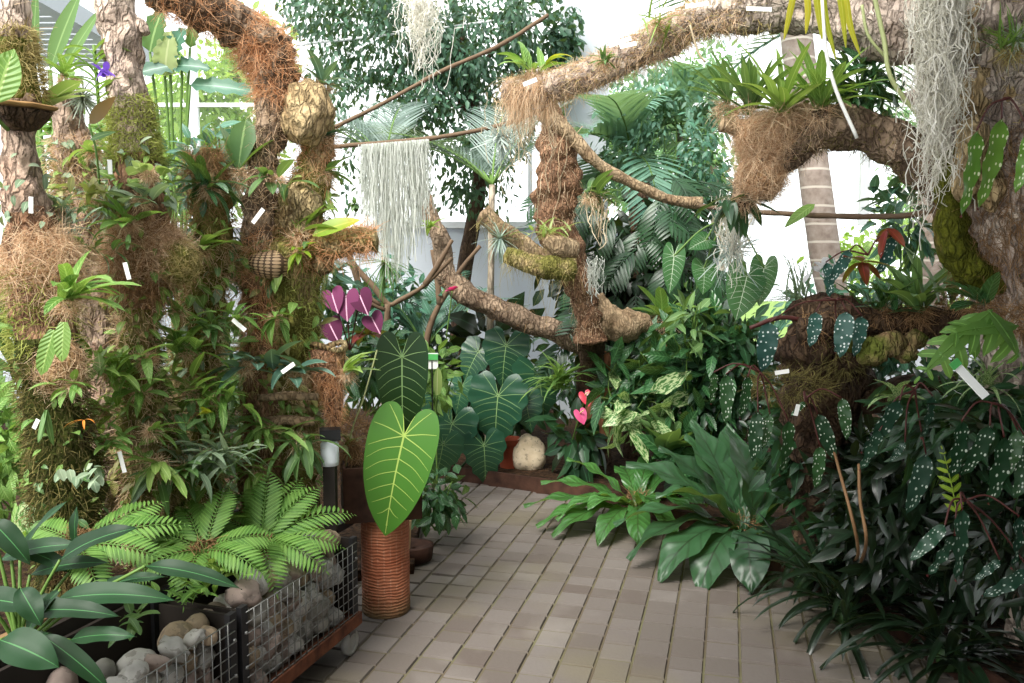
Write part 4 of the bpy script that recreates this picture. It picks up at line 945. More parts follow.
tuft('small_orchid', 'bright little strap-leaved orchid sprouting from the coir bundle', 'orchid', 346, 372, 3.5, 12, 34, 8, 'lance', 'leaf_bright', (0, 70), (-60, 90), spread=3)
tuft('small_orchid', 'twiggy small orchid on the rusty box under the dark heart leaf', 'orchid', 352, 445, 3.72, 9, 26, 6, 'lance', 'leaf_olive', (0, 80), spread=4, root='coir_dark')

def lobed(label, x, y, Y, items, name='philodendron', mat='blade_lobed', half=HEARTL, vein='vein_pale', foot=None, ruffle=.01):
    b = foot if foot is not None else gnd(x, y, .07); p = thing(name, label, 'plant', b)
    for (px, py, tx, ty, dY) in items:
        q = at(px, py, Y+dY); tip = at(tx, ty, Y+dY-.05); L = np.linalg.norm(tip-q)
        blade(p, q, tip-q, unit(V3(R.uniform(-.3, .3), -1, .45)), L*1.08, half, mat, vein, .6, .05, ruffle, petiole=[b+V3(R.uniform(-.05, .05), 0, 0), (b*.45+q*.55)+V3(0, .25, -.05), q+V3(0, .12, -.01)], pm='stem_dark', pr=.008)
    return p
lobed('large dark philodendron with scalloped heart leaves behind the terracotta pot', 505, 470, 6.35, [(506, 346, 500, 388, 0), (538, 374, 548, 420, -.05), (498, 396, 492, 450, -.2), (452, 424, 440, 470, -.25), (484, 446, 487, 486, -.3), (462, 386, 456, 414, .1), (478, 352, 462, 380, .15)], foot=V3(-.1, 6.75, .07))
lobed('dark philodendron with smaller leaves at the path edge below the first', 455, 480, 5.9, [(437, 395, 430, 430, 0), (443, 445, 436, 482, -.2), (526, 402, 532, 432, .3)], foot=V3(-.45, 6.3, .07))
p = bush('bird_of_paradise', 'blackish broad-leaved plant in front of the white back wall', 'plant', 490, 335, 6.9, 40, 26, 26, 46, 20, 'lance', 'leaf_blackgreen', hang=-.1, stems=6, rz=.3)
bush('leafy_shrub', 'dark leafy shrub spilling onto the pavers behind the clay column', 'shrub', 436, 495, 4.7, 32, 32, 170, 20, 9, 'lance', 'leaf_deep', hang=.5, stems=7, rz=.28)
bush('leafy_shrub', 'greenish shrub between the two groups of heart leaves', 'shrub', 438, 375, 5.4, 22, 35, 90, 18, 8, 'lance', 'leaf_fresh', hang=.2, stems=6, rz=.2)
# terracotta pot, stone, bamboo-edged pot, green tag card
mb = MB(); c = gnd(509, 480); c[1] += .12; c[2] = .07; r = m_(13, c[1])
o = thing('terracotta_pot', 'reddish terracotta pot behind the kerb below the scalloped leaves', 'pot', c)
lathe(mb, c, [(r*.7, 0), (r*.9, .18), (r*1.02, .185), (r*1.04, .23), (r*.93, .23), (r*.85, .18), (.01, .17)], 24); mb.build('body', 'terracotta', o)
mb = MB(); c = gnd(530, 484); c[1] += .2; blob(mb, (0, 0, 0), m_(17, c[1]), .09, m_(21, c[1]), .22, 1.0, 91, 4); ob = mb.build('boulder', 'stone_beige', origin=(0, 0, 0)); ob.location = (c[0], c[1], .07+m_(14, c[1])); tag(ob, 'pale beige boulder sitting behind the rusty kerb beside the terracotta pot', 'stone')
c = gnd(414, 562); o = thing('edged_pot', 'small dark pot with a wooden stake half hidden behind the clay column', 'pot', c)
mb = MB(); lathe(mb, c, [(.06, 0), (.1, .02), (.11, .1), (.09, .1), (.01, .08)], 18); mb.build('body', 'rust_dark', o)
mb = MB(); bar(mb, c+V3(-.03, -.03, .05), c+V3(-.02, -.02, .24), .022, .01); mb.build('stake', 'wood_pale', o, smooth=False)
mb = MB(); box(mb, at(432, 361, 5.2), m_(12, 5.2), .004, m_(16, 5.2)); c = at(432, 361, 5.2)
o = thing('plant_card', 'white plant card with a green top standing among leaves behind the dark heart leaf', 'sign', c); mb.build('card', 'tag_white', o, smooth=False)
mb = MB(); box(mb, at(432, 357, 5.19), m_(12, 5.2), .004, m_(6, 5.2)); mb.build('header', 'clip_green', o, smooth=False)
mb = MB(); bar(mb, c, V3(c[0], c[1], .06), .008, .008); mb.build('stake', 'plastic_black', o, smooth=False)
p = Pl('strap_leaf', 'single broad pale strap leaf beside the dark heart leaf', 'plant', at(437, 395, 5.0)); p.add('stem', 'stem_green', lambda mb: tube(mb, [at(437, 395, 5.0), at(436, 420, 5.05), V3(at(437, 395, 5.05)[0], 5.05, .06)], .006, 5, 8)); p.add('leaf', 'leaf_pale', lambda mb: rosette(mb, at(437, 395, 5.0), 1, m_(32, 5), m_(11, 5), 'strap', (80, 85), (80, 100), (.1, .3)))

# anthurium with pink spathes
b = gnd(570, 488, .07); b[1] += .35
p = Pl('flamingo_flower', 'dark-leaved flamingo flower with two red-pink spathes behind the kerb', 'plant', b)
p.add('foliage', 'leaf_dark', lambda mb: cloud(mb, at(578, 440, 6.0), (m_(26, 6), .16, m_(32, 6)), 60, m_(30, 6), m_(16, 6), 'ovate', .5, 0, None, .5, .2))
for x, y, m in ((585, 399, 'petal_red'), (580, 417, 'petal_pink')):
    q = at(x, y, 5.75)
    p.add('stem', 'stem_green', lambda mb: tube(mb, [b, (b+q)/2+V3(0, .05, .05), q], [.006, .005, .004], 5, 9))
    tb, _ = heart(m_(13, 5.75), HEARTW, .5, .3, 4); p.add('spathe', m, lambda mb: mb.many(tb, basis(V3(.25, -.5, -.7), V3(0, -1, .3)), [q+V3(0, 0, .03)]), 'bright pink spathe')
    p.sub('spadix', 'spadix', lambda mb: tube(mb, [q+V3(0, -.01, .03), q+V3(.02, -.06, .06)], [.006, .003], 6, 4))
# root sculptures under the stump
for lab, pts, r in (('knobbly reddish root standing upright right of the pink flowers', [(606, 440), (602, 412), (600, 385), (604, 358), (601, 348)], [10, 8, 11, 7, 6]), ('short forked root among the leaves right of the upright root', [(586, 430), (592, 405), (590, 385)], [7, 6, 4]), ('squat brown root knob below the split-leaf climber', [(664, 372), (660, 350), (662, 335)], [10, 9, 6])):
    mb = MB(); limb_px(mb, pts, r, 6.1, seg=14, n=30, rough=.45, freq=9); tag(mb.build('gnarled_root', 'root_tuber', origin=at(*pts[0], 6.1)), lab, 'root')

# --- middle right: bird's-nest ferns, dieffenbachia, leafy stems
def nest(label, c, n, L, W, mat, leaves=None, el=(20, 65), Y=None):
    p = Pl('birds_nest_fern', label, 'fern', c)
    for k in range(n):
        if leaves and k < len(leaves): a, e, l, dr = leaves[k]
        else: a, e, l, dr = R.uniform(0, 360), R.uniform(*el), R.uniform(.7, 1.), R.uniform(.7, 1.5)
        p.add('leaf', mat, lambda mb: mb.many(leaf(L*l, W*R.uniform(.9, 1.1), 'obov', dr, .25, 18, 6, .018*L/.7, 3.0, R.uniform(-.3, .3), .6), basis(dirs(a, e)), [np.asarray(c)+dirs(a, 0)*.03], None, [R.random()]))
    p.add('root_crown', 'coir_dark', lambda mb: ball_hair(mb, np.asarray(c)+V3(0, 0, .02), (.08, .08, .06), 320, .07, .004, .5)); return p
c1 = gnd(640, 512, .1); c1[1] += .12
nest("bird's-nest fern with long bright leaves reaching left over the kerb", c1, 17, .62, .15, 'leaf_nest', [(186, 22, 1.15, .7), (200, 18, 1.1, .8), (215, 20, 1.1, .9), (240, 22, 1.0, 1.0), (262, 25, .95, 1.1), (285, 30, .9, 1.2), (170, 35, 1.0, .8), (300, 45, .8, 1.1), (225, 40, .8, 1.0)], (35, 75))
c2 = gnd(752, 540, .16); c2[1] += .15
nest("large dark bird's-nest fern sprawling over the right-hand path edge", c2, 19, .74, .21, 'leaf_nestdark', [(182, 38, 1.0, 1.2), (196, 35, 1.0, 1.5), (215, 30, .95, 1.5), (232, 28, .85, 1.7), (258, 30, .8, 1.6), (290, 22, .75, 1.2), (170, 55, 1.0, .9), (140, 60, .9, .8), (120, 70, .95, .6), (312, 22, .6, .9), (90, 70, .9, .6), (345, 40, .8, 1.2), (205, 60, .9, 1.2)], (40, 80))
bush('dieffenbachia', 'dieffenbachia with cream-blotched leaves rising behind the bright fern', 'plant', 636, 412, 5.5, 34, 30, 34, 42, 19, 'ovate', 'leaf_variegated', hang=0, stems=5, rz=.2, droop=.9)
tuft('dumb_cane', 'plain-leaved dumb cane right of the cream-blotched one', 'plant', 665, 455, 5.3, 11, 62, 24, 'lance', 'leaf_mid', (35, 80), droop=(.4, 1.), root=None)
for lab, x, y, Y, rx, ry, n, L, W, mat in (
    ('leafy stems with long mid-green leaves above the blotched plant', 650, 362, 5.7, 48, 34, 110, 30, 9, 'leaf_deep'), ('tall upright leafy stems left of the hanging spotted leaves', 702, 375, 5.5, 42, 66, 140, 36, 12, 'leaf_deep'), ('dark green leaf mass below the white-veined hanging leaves', 728, 345, 5.6, 36, 44, 100, 34, 12, 'leaf_dark'),
    ('low leafy plant between the two nest ferns', 690, 450, 5.5, 34, 34, 70, 40, 16, 'leaf_deep'), ('yellow-green leafy stem beside the tall upright stems', 690, 322, 5.4, 25, 34, 50, 28, 9, 'leaf_mid'), ('soft green plant at the foot of the split-leaf climber', 622, 385, 5.7, 34, 30, 70, 34, 11, 'leaf_deep')):
    bush('leafy_shrub', lab, 'shrub', x, y, Y, rx, ry, n, L, W, 'lance', mat, hang=.1, stems=7, rz=.25)
tuft('bamboo_clump', 'clump of narrow bamboo-like leaves under the fibrous trunk', 'grass', 560, 385, 6.0, 46, 46, 4.5, 'linear', 'leaf_fresh', (10, 85), droop=(.8, 1.8), root=None, spread=8)
tuft('bromeliad', 'green bromeliad at the fork right of the knotty log', 'plant', 662, 318, 6.0, 10, 44, 13, 'strap', 'leaf_fresh', (20, 75), droop=(.3, .9))
tuft('bamboo_sprig', 'light green sprig of narrow leaves on the side of the fibrous trunk', 'plant', 590, 195, 5.45, 18, 34, 9, 'lance', 'leaf_mid', (-10, 60), (-60, 90), root='coir', spread=5)
tuft('air_plant', 'soft green tillandsia tufts perched on the pale stub of the fibrous trunk', 'plant', 548, 232, 5.3, 26, 26, 4, 'linear', 'leaf_pale', (-10, 80), spread=9, root='moss_olive')
tuft('air_plant', 'grey spiky tillandsia hanging free left of the pale stub', 'plant', 500, 238, 5.4, 60, 30, 2.2, 'linear', 'leaf_silver', (-80, 80), droop=(.1, .6), root=None)
tuft('small_orchid', 'tiny leafy orchid on the leaning brown log', 'orchid', 430, 228, 6.0, 7, 18, 7, 'ovate', 'leaf_bright', (0, 70), root=None)
p = tuft('orchid_flower', 'magenta orchid bloom in front of the white back wall', 'flower', 452, 291, 6.0, 5, 9, 8, 'round', 'petal_pink', (-30, 80), (200, 340), (.1, .4), root=None); p.add('stem', 'stem_green', lambda mb: tube(mb, [at(452, 291, 6.02), at(450, 310, 6.05), at(446, 340, 6.1)], .005, 5, 8))
# dead twiggy branches
for lab, Y, ls in (('forked dead twig with pale bark behind the moss curtain', 5.6, [[(345, 232), (352, 262), (372, 285), (388, 304), (400, 300), (425, 285), (452, 258)], [(388, 304), (386, 335), (384, 360)], [(425, 285), (440, 262), (452, 240)]]), ('dark upright dead stem crossing the white back wall', 6.6, [[(425, 350), (432, 320), (448, 290), (462, 268), (480, 246)], [(440, 305), (436, 270), (432, 250)]]), ('curved brown twig over the purple-leaved plant', 5.0, [[(352, 262), (362, 290), (380, 305)], [(335, 300), (360, 300), (385, 310)]])):
    mb = MB()
    for l in ls: tube(mb, [at(x, y, Y) for x, y in l], np.linspace(m_(3.6, Y), m_(2, Y), len(l)), 7, None, .2)
    tag(mb.build('dead_twig', 'twig', origin=at(*ls[0][0], Y)), lab, 'branch')
p = Pl('pink_caladium', 'plant with pink-purple veined heart leaves near the moss curtain', 'plant', at(350, 350, 4.5))
for x, y, tx, ty in ((346, 297, 346, 317), (332, 294, 336, 309), (360, 296, 366, 311), (330, 325, 337, 340), (372, 318, 378, 330)):
    q, t_ = at(x, y, 4.5), at(tx, ty, 4.42)
    tb, tv = heart(np.linalg.norm(t_-q)*1.1, HEARTW, .5, .2, 5); M = basis(t_-q, V3(0, -1, .3))
    p.add('leaf', 'leaf_purple', lambda mb: mb.many(tb, M, [q])); p.sub('vein', 'petal_white', lambda mb: mb.many((tv[0]*[.8, 1, 1], *tv[1:]), M, [q])) if False else None
    p.add('petiole', 'stem_red', lambda mb: tube(mb, [at(350, 350, 4.5), (q+at(350, 350, 4.5))/2, q], .004, 5, 8))
tuft('red_leaf_plant', 'dark red-leaved plant tucked below the pink leaves', 'plant', 368, 335, 4.6, 9, 32, 12, 'lance', 'leaf_red', (0, 70), root=None)
bush('leafy_shrub', 'bluish leafy plant between the yellow-leaved orchid and the pink leaves', 'shrub', 322, 285, 4.7, 34, 42, 120, 26, 9, 'lance', 'leaf_blue', hang=.2, stems=6, rz=.25)
bush('leafy_shrub', 'shaded shrub behind the coir bundle and pink leaves', 'shrub', 372, 365, 5.2, 45, 45, 160, 26, 10, 'lance', 'leaf_deep', hang=.3, stems=6, rz=.25)
tuft('fern_clump', 'fine grey-green fern tuft under the moss curtain', 'fern', 385, 262, 5.0, 40, 40, 3, 'linear', 'leaf_mid', (-80, 20), droop=(.2, .9), root=None)

# --- hanging mosses, vines, roots
def curly(mb, p0, L, w, n, spread, jit=.012, steps=14, down=1.0, taper=.6):
    """n trailing threads with a random wander"""
    k = steps; P = np.zeros((n, k+1, 3)); P[:, 0] = p0 if np.ndim(p0) == 2 else np.asarray(p0)+G.normal(size=(n, 3))*np.asarray(spread)
    d = G.normal(size=(n, 3))*.5; LL = L*G.uniform(.35, 1.05, n)/k
    for i in range(k):
        d = d*.5+G.normal(size=(n, 3))*.8; d[:, 2] -= down*.55
        st = unit(d)*LL[:, None]; st[:, :2] *= .9; P[:, i+1] = P[:, i]+st
        P[:, i+1, :2] += (P[:, 0, :2]*.5+P[:, 0, :2].mean(0)*.5-P[:, i+1, :2])*taper*.3
    sd = unit(G.normal(size=(n, 1, 3))); wd = sd*w/2*np.ones((1, k+1, 1))
    V = np.stack([P-wd, P+wd], 2).reshape(-1, 3); i = np.arange(n*(k+1)*2).reshape(n, k+1, 2)
    mb.raw(V, np.stack([i[:, :-1, 0], i[:, :-1, 1], i[:, 1:, 1], i[:, 1:, 0]], -1).reshape(-1, 4), None, None, np.repeat(G.random(n), (k+1)*2))
def threads(mb, P0, L, w, wander=.02, steps=8):
    n = len(P0); k = steps; s = np.linspace(0, 1, k+1); L = np.broadcast_to(L, (n,))
    P = P0[:, None]+np.cumsum(G.normal(size=(n, k+1, 3))*wander*[1, 1, 0], axis=1)*.5; P[:, :, 2] = P0[:, None, 2]-L[:, None]*s
    sd = unit(G.normal(size=(n, 1, 3))*[1, .6, .1]); wd = sd*w/2*np.ones((1, k+1, 1)); V = np.stack([P-wd, P+wd], 2).reshape(-1, 3); i = np.arange(n*(k+1)*2).reshape(n, k+1, 2)
    mb.raw(V, np.stack([i[:, :-1, 0], i[:, :-1, 1], i[:, 1:, 1], i[:, 1:, 0]], -1).reshape(-1, 4), None, None, np.repeat(G.random(n), (k+1)*2))
# ropes
tube_thing('bark_rope', 'thin brown rope sagging level with the top of the moss curtain', 'rope', [at(318, 148, 5.0), at(380, 143, 5.0), at(440, 137, 5.0), at(505, 124, 5.0), at(545, 108, 5.3)], m_(2.2, 5), 'twig', n=40, rough=.3, freq=30)
tube_thing('bark_rope', 'slanting brown rope running up to the white column', 'rope', [at(318, 135, 5.4), at(380, 105, 5.4), at(440, 72, 5.4), at(500, 45, 5.5), at(548, 15, 5.6)], m_(2.2, 5), 'twig', n=40, rough=.3, freq=30)
tube_thing('bark_rope', 'knotted brown rope stretched from the lower branch tip to the hooked branch', 'rope', [at(700, 206, 4.2), at(760, 212, 3.9), at(830, 216, 3.6), at(900, 216, 3.3), at(945, 208, 3.05)], m_(2.4, 4), 'twig', n=40, rough=.3, freq=30)
# moss curtain
x = G.uniform(362, 428, 560); y = 143-(x-380)*.08; P0 = np.array([at(a, b_, 4.95+R.uniform(-.03, .03)) for a, b_ in zip(x, y)])
mb = MB(); prof_ = np.interp(x, [362, 372, 385, 400, 415, 428], [70, 105, 135, 145, 120, 70]); threads(mb, P0, m_(prof_, 4.95)*G.uniform(.45, 1.0, 560), .0038, .016)
mb.build('beard', 'spanish_gray', None, origin=P0[0]); ob = bpy.data.objects['beard']; ob.name = 'spanish_moss'; tag(ob, 'wide grey curtain of hanging moss on the level rope', 'moss')
def moss(label, x, y, Y, L, n, spread, w=.003, jit=.01, mat='spanish', down=1.0, steps=16):
    b = at(x, y, Y); mb = MB(); curly(mb, b, L, w, n, spread, jit, steps, down); tag(mb.build('spanish_moss', mat, origin=b), label, 'moss')
moss('long curly beard of pale moss hanging from the great branch beside the trunk', 943, -40, 2.7, m_(310, 2.7), 760, (.036, .03, .10), .0036, steps=24)
moss('short curly tuft of pale moss dangling at the top beside the dark fig', 420, -8, 4.4, m_(120, 4.4), 190, (.06, .05, .04), .0042, steps=14)
moss('wispy pale moss dangling under the bromeliads on the lower branch tip', 735, 205, 3.45, m_(115, 3.45), 110, (.05, .03, .03), .003, steps=14)
moss('ragged roots trailing from the mossy end of the great branch', 512, 100, 4.3, m_(110, 4.3), 26, (.05, .04, .03), .004, mat='rootlet', steps=12, down=1.6)
moss('roots dripping below the root-hung side of the fibrous trunk', 545, 120, 5.4, m_(125, 5.4), 16, (.12, .05, .05), .005, mat='rootlet', steps=12, down=1.8)
moss('pale root bunch under the light green sprig', 600, 200, 5.4, m_(60, 5.4), 26, (.05, .03, .03), .006, mat='rootlet', steps=9, down=1.8)
moss('thin moss wisps below the grey spiky tillandsia', 592, 262, 5.3, m_(50, 5.3), 50, (.04, .03, .02), .005, mat='spanish_gray', steps=9, down=1.8)
def spider(label, x, y, Y, n, r, mat='air_white', name='air_plant'):
    b = at(x, y, Y); mb = MB(); d = unit(G.normal(size=(n, 3))); strands(mb, np.tile(b, (n, 1)), d, m_(r, Y)*G.uniform(.6, 1.1, n), m_(2, Y), .2, .35, 4); tag(mb.build(name, mat, origin=b), label, 'air plant')
spider('pale grey air plant ball beneath the mossy end of the great branch', 500, 137, 4.3, 130, 22)
spider('whitish air plant clinging to the top of the cut bark stump', 82, 98, 3.15, 120, 22, 'tilland')
spider('spidery white air plant hanging over the white-veined leaves', 733, 250, 3.5, 90, 30)
spider('grey air plant on the trunk beside the spiky grass', 1018, 40, 2.7, 90, 22, 'tilland')
spider('grey-green air plant mat on the left posts between stump and moss sleeve', 110, 205, 2.95, 200, 22, 'tilland')
spider('silvery air plant beneath the shelf fungus post near the tag', 62, 225, 2.7, 160, 22, 'tilland')
# straps and roots hanging from the great branch
for lab, mat, Y, ls, w in (('yellow-green strap leaves hanging from the top of the great branch', 'leaf_yellow', 2.9, [[(795, -12), (790, 12), (784, 40)], [(806, -12), (808, 10), (806, 34)], [(822, -12), (826, 20), (836, 60)], [(845, -12), (850, 25), (860, 55)], [(838, -12), (842, 10), (846, 48)], [(815, -12), (818, 10), (822, 40)]], 6.5),):
    p = Pl('hanging_orchid', lab, 'orchid', at(820, -15, Y))
    for l in ls:
        def fn(mb):
            P = smooth_path([at(a, b_, Y) for a, b_ in l], 10); wv = m_(w, Y)*np.array([.5, .8, 1, 1, 1, .95, .85, .7, .5, .15])/2
            V = np.stack([P+np.c_[-wv, 0*wv, 0*wv], P+np.c_[0*wv, 0*wv-.004, 0*wv], P+np.c_[wv, 0*wv, 0*wv]], 1).reshape(-1, 3); i = np.arange(30).reshape(10, 3)
            Q = np.concatenate([np.stack([i[:-1, j], i[:-1, j+1], i[1:, j+1], i[1:, j]], -1) for j in (0, 1)]); UV = np.array([[u, v] for v in np.linspace(0, 1, 10) for u in (0, .5, 1)]); mb.raw(V, Q, None, UV, R.random())
        p.add('leaf', mat, fn)
tube_thing('aerial_root', 'thick white aerial root dangling in front of the bromeliads', 'root', [at(822, 0, 2.9), at(826, 50, 2.9), at(836, 90, 2.9), at(857, 138, 2.9)], m_(1.8, 2.9), 'tag_white', n=20)
tube_thing('aerial_root', 'long yellow-green aerial root curving down towards the pale moss beard', 'root', [at(874, -5, 2.85), at(884, 40, 2.85), at(892, 80, 2.85), at(925, 124, 2.85)], m_(2.2, 2.85), 'stem_pale', n=24, rough=.1)
tube_thing('aerial_root', 'short yellow aerial root beside the longer one', 'root', [at(862, 5, 2.9), at(868, 35, 2.9), at(886, 58, 2.9)], m_(1.5, 2.9), 'stem_pale', n=14)
tube_thing('aerial_root', 'thin drooping rootlet under the great branch near the white tags', 'root', [at(690, 25, 3.5), at(698, 52, 3.5), at(705, 62, 3.5)], m_(1, 3.5), 'rootlet', n=10)

# --- plants on the great branch
tuft('branch_orchid', 'green orchid clump with a yellowing leaf on the mossy end of the great branch', 'orchid', 534, 72, 4.2, 12, 36, 8, 'lance', 'leaf_fresh', (20, 85), spread=6).add('yellow_leaf', 'leaf_yellow', lambda mb: rosette(mb, at(545, 66, 4.2), 3, m_(30, 4.2), m_(8, 4.2), 'lance', (30, 60), (-40, 20), (1.2, 2)))
tuft('small_bromeliad', 'spiky little bromeliad on the underside of the great branch', 'plant', 604, 62, 3.8, 18, 20, 4, 'linear', 'leaf_mid', (-20, 80), (150, 390), spread=2)
tuft('grassy_orchid', 'grassy tuft on the great branch just before the first white tag', 'plant', 655, 22, 3.65, 22, 34, 2.5, 'linear', 'leaf_bright', (-40, 80), droop=(.4, 1.5), spread=8)
tuft('branch_bromeliad', 'light green bromeliad rosette at the middle of the coir-wrapped lower branch', 'bromeliad', 782, 112, 3.2, 24, 74, 9, 'strap', 'leaf_bright', (20, 80), droop=(.3, 1.1), spread=3)
tuft('branch_bromeliad', 'upright dark green bromeliad left of the light one on the lower branch', 'bromeliad', 748, 112, 3.3, 24, 66, 8, 'strap', 'leaf_mid', (35, 85), droop=(.2, .8), spread=3)
tuft('branch_bromeliad', 'bluish bromeliad at the broken stub of the lower branch', 'bromeliad', 728, 105, 3.35, 14, 56, 7, 'strap', 'leaf_mid', (40, 85), (60, 260), (.2, .7))
tuft('branch_bromeliad', 'green bromeliad right of the light one in front of the dark branch fork', 'bromeliad', 820, 108, 3.15, 24, 66, 9, 'strap', 'leaf_fresh', (20, 80), droop=(.3, 1.2), spread=3)
bush('branch_fern', 'dark fine-leaved fern bush filling the fork of the two branches', 'fern', 862, 88, 3.25, 36, 34, 260, 22, 6, 'lance', 'leaf_deep', hang=.1, stems=6, rz=.10)
tuft('branch_fern', 'drooping dark leaves under the tip of the lower branch', 'fern', 742, 200, 3.35, 18, 44, 10, 'lance', 'leaf_dark', (-70, 40), droop=(.2, .9), spread=8)
tuft('grass_tuft', 'spiky light green grass tuft high on the trunk', 'plant', 1012, 48, 2.7, 40, 44, 3, 'linear', 'leaf_fresh', (20, 88), droop=(.2, .8), root='moss_olive', spread=6)
# white-veined hanging philodendron leaves
p = Pl('veined_philodendron', 'philodendron with big white-veined leaves hanging below the lower branch tip', 'plant', at(735, 215, 3.7))
for x, y, tx, ty, s_ in ((747, 276, 738, 314, .85), (704, 268, 705, 290, 1.0), (706, 240, 692, 246, .9), (764, 268, 760, 300, .7), (674, 256, 671, 288, .6)):
    Yl = 3.75; q, t_ = at(x, y, Yl), at(tx, ty, Yl-.05)
    blade(p.o, q, t_-q, unit(V3(R.uniform(-.3, .3), -1, .3)), np.linalg.norm(t_-q)*1.15, HEARTW, 'blade_right', 'vein_white', .4, .1, sc=s_, petiole=[at(735, 215, 3.7), (q+at(735, 215, 3.7))/2+V3(0, .05, .03)], pr=.004)
p.add('root_clump', 'rootlet', lambda mb: curly(mb, at(733, 212, 3.65), .35, .003, 40, (.04, .02, .02)))

# --- right-hand bank: rocky stump, log, begonias
mb = MB(); c = at(828, 372, 3.5)
o = thing('rocky_stump', 'dark rough tree-fern stump standing behind the hanging begonias', 'stump', V3(c[0]+.3, 4.25, .07))
tube(mb, [V3(c[0]+.3, 4.25, .07), V3(c[0]+.22, 4.1, .5), V3(c[0]+.05, 3.65, 1.1), at(826, 335, 3.5), at(830, 300, 3.55)], [.14, .15, .17, .17, .09], 26, 50, .4, 10, ridge=.25); mb.build('bark_body', 'bark_dark', o)
mb = MB(); ball_hair(mb, at(790, 386, 3.35), (.16, .08, .05), 900, .06, .003, .5, .1); ball_hair(mb, at(845, 350, 3.35), (.1, .06, .1), 600, .05, .003, .5); mb.build('moss_fringe', 'moss_dark', o)
lg = thing('shelf_log', 'thick horizontal dark log running from the stump behind the trunk', 'log', at(930, 325, 3.3))
mb = MB(); P, r = limb_px(mb, [(800, 330), (850, 322), (910, 322), (970, 325), (1040, 330)], [12, 15, 17, 15, 14], 3.35, seg=18, n=50, rough=.4, freq=12); mb.build('bark_body', 'bark_dark', lg)
mb = MB(); hair(mb, P, r, 900, .04, .003, out=.5); mb.build('moss_fringe', 'coir_dark', lg)
mb = MB()
for k, (x, y, s_) in enumerate(((872, 352, 17), (890, 344, 16), (905, 352, 13), (858, 345, 12), (915, 340, 12))): blob(mb, at(x, y, 3.25), m_(s_, 3.25), m_(s_, 3.25)*.8, m_(s_, 3.25)*.8, .3, 2, 70+k)
mb.build('cork_lump', 'bark_moss', lg)
tube_thing('dark_log', 'second dark log lower down behind the lobed fern leaf', 'log', [at(860, 400, 3.6), at(940, 388, 3.5), at(1040, 395, 3.4)], [.06, .07, .06], 'bark_dark', seg=14, n=30, rough=.35)
tube_thing('twig', 'thin reddish twig poking out left of the rocky stump', 'branch', [at(750, 328, 3.4), at(778, 318, 3.4), at(800, 320, 3.4), at(815, 330, 3.4)], m_(2.2, 3.4), 'stem_red', n=16, rough=.2)
def begonia(label, Y, leaves, root, mat='leaf_spotted', W=.26, name='spotted_begonia', group=None):
    """angel-wing begonia: each hanging spotted leaf with its red stalk"""
    b = at(*root, Y); p = Pl(name, label, 'begonia', b, group)
    for x, y, tx, ty in leaves:
        e = R.uniform(-.06, .06); q, t_ = at(x, y, Y+e), at(tx, ty, Y+e-R.uniform(0, .03)); L = np.linalg.norm(t_-q)
        p.add('leaf', mat, lambda mb: mb.many(leaf(L*1.04, L*W, 'wing', R.uniform(.2, .5), .2, 12, 4, .006, 3, R.uniform(-.4, .4), .5, R.uniform(-.08, .08)), basis(t_-q, unit(V3(R.uniform(-.5, .5), -1, .2))), [q], None, [R.random()]))
        p.sub('petiole', 'stem_red', lambda mb: tube(mb, [q, (q+b)/2+V3(0, .02, .03), b], [.003, .003, .004], 5, 8))
    return p
begonia('spotted begonia leaves hanging just above the dark nest fern', 3.0, [(726, 374, 728, 424), (714, 372, 712, 404), (748, 376, 744, 418), (758, 412, 752, 462), (788, 420, 790, 478), (770, 414, 764, 450)], (760, 372), W=.29)
begonia('spotted begonia leaves right of the first cluster under the stump', 2.9, [(818, 414, 836, 462), (820, 446, 818, 490), (805, 402, 792, 415), (842, 398, 850, 440)], (806, 398), W=.3)
begonia('blue-green spotted leaves hanging across the top of the rocky stump', 3.2, [(816, 312, 814, 346), (847, 312, 838, 356), (862, 316, 856, 356), (770, 322, 764, 372), (838, 334, 836, 352)], (836, 300), 'leaf_spotblue', .42)
begonia('spotted begonia with red-backed leaves above the stump by the rope', 3.2, [(892, 236, 884, 276), (850, 250, 832, 284), (826, 262, 834, 296)], (868, 255), 'leaf_spotblue', .34).add('red_leaf', 'leaf_red', lambda mb: (rosette(mb, at(862, 262, 3.2), 6, m_(36, 3.2), m_(14, 3.2), 'wing', (-60, 40), droop=(.2, .6)), rosette(mb, at(888, 228, 3.2), 4, m_(30, 3.2), m_(9, 3.2), 'wing', (-80, -20), droop=(.1, .4))), 'dark red leaf backs')
begonia('two long lime spotted begonia leaves hanging from the trunk', 2.6, [(977, 130, 968, 214), (1002, 118, 984, 206), (1030, 132, 1022, 190)], (1010, 98), 'leaf_spotlime', .25)
begonia('spotted begonia hanging before the dark hollow right of the bamboo canes', 2.7, [(926, 454, 914, 516), (900, 400, 870, 455), (905, 442, 890, 462), (932, 395, 928, 440), (880, 430, 862, 470)], (915, 390), 'leaf_spotdark', .3)
begonia('large spotted begonia leaves hanging over the strap-leaved clump', 2.5, [(990, 425, 970, 480), (1004, 436, 998, 506), (1018, 430, 1010, 480), (962, 420, 958, 480), (1030, 445, 1020, 500)], (1000, 405), 'leaf_spotted', .3)
begonia('low spotted begonia leaves spreading near the lime fern', 2.4, [(962, 508, 958, 582), (945, 525, 912, 560), (955, 535, 930, 575), (1018, 515, 1022, 570), (1000, 560, 976, 580), (1030, 570, 990, 600)], (966, 500), 'leaf_spotdark', .28)
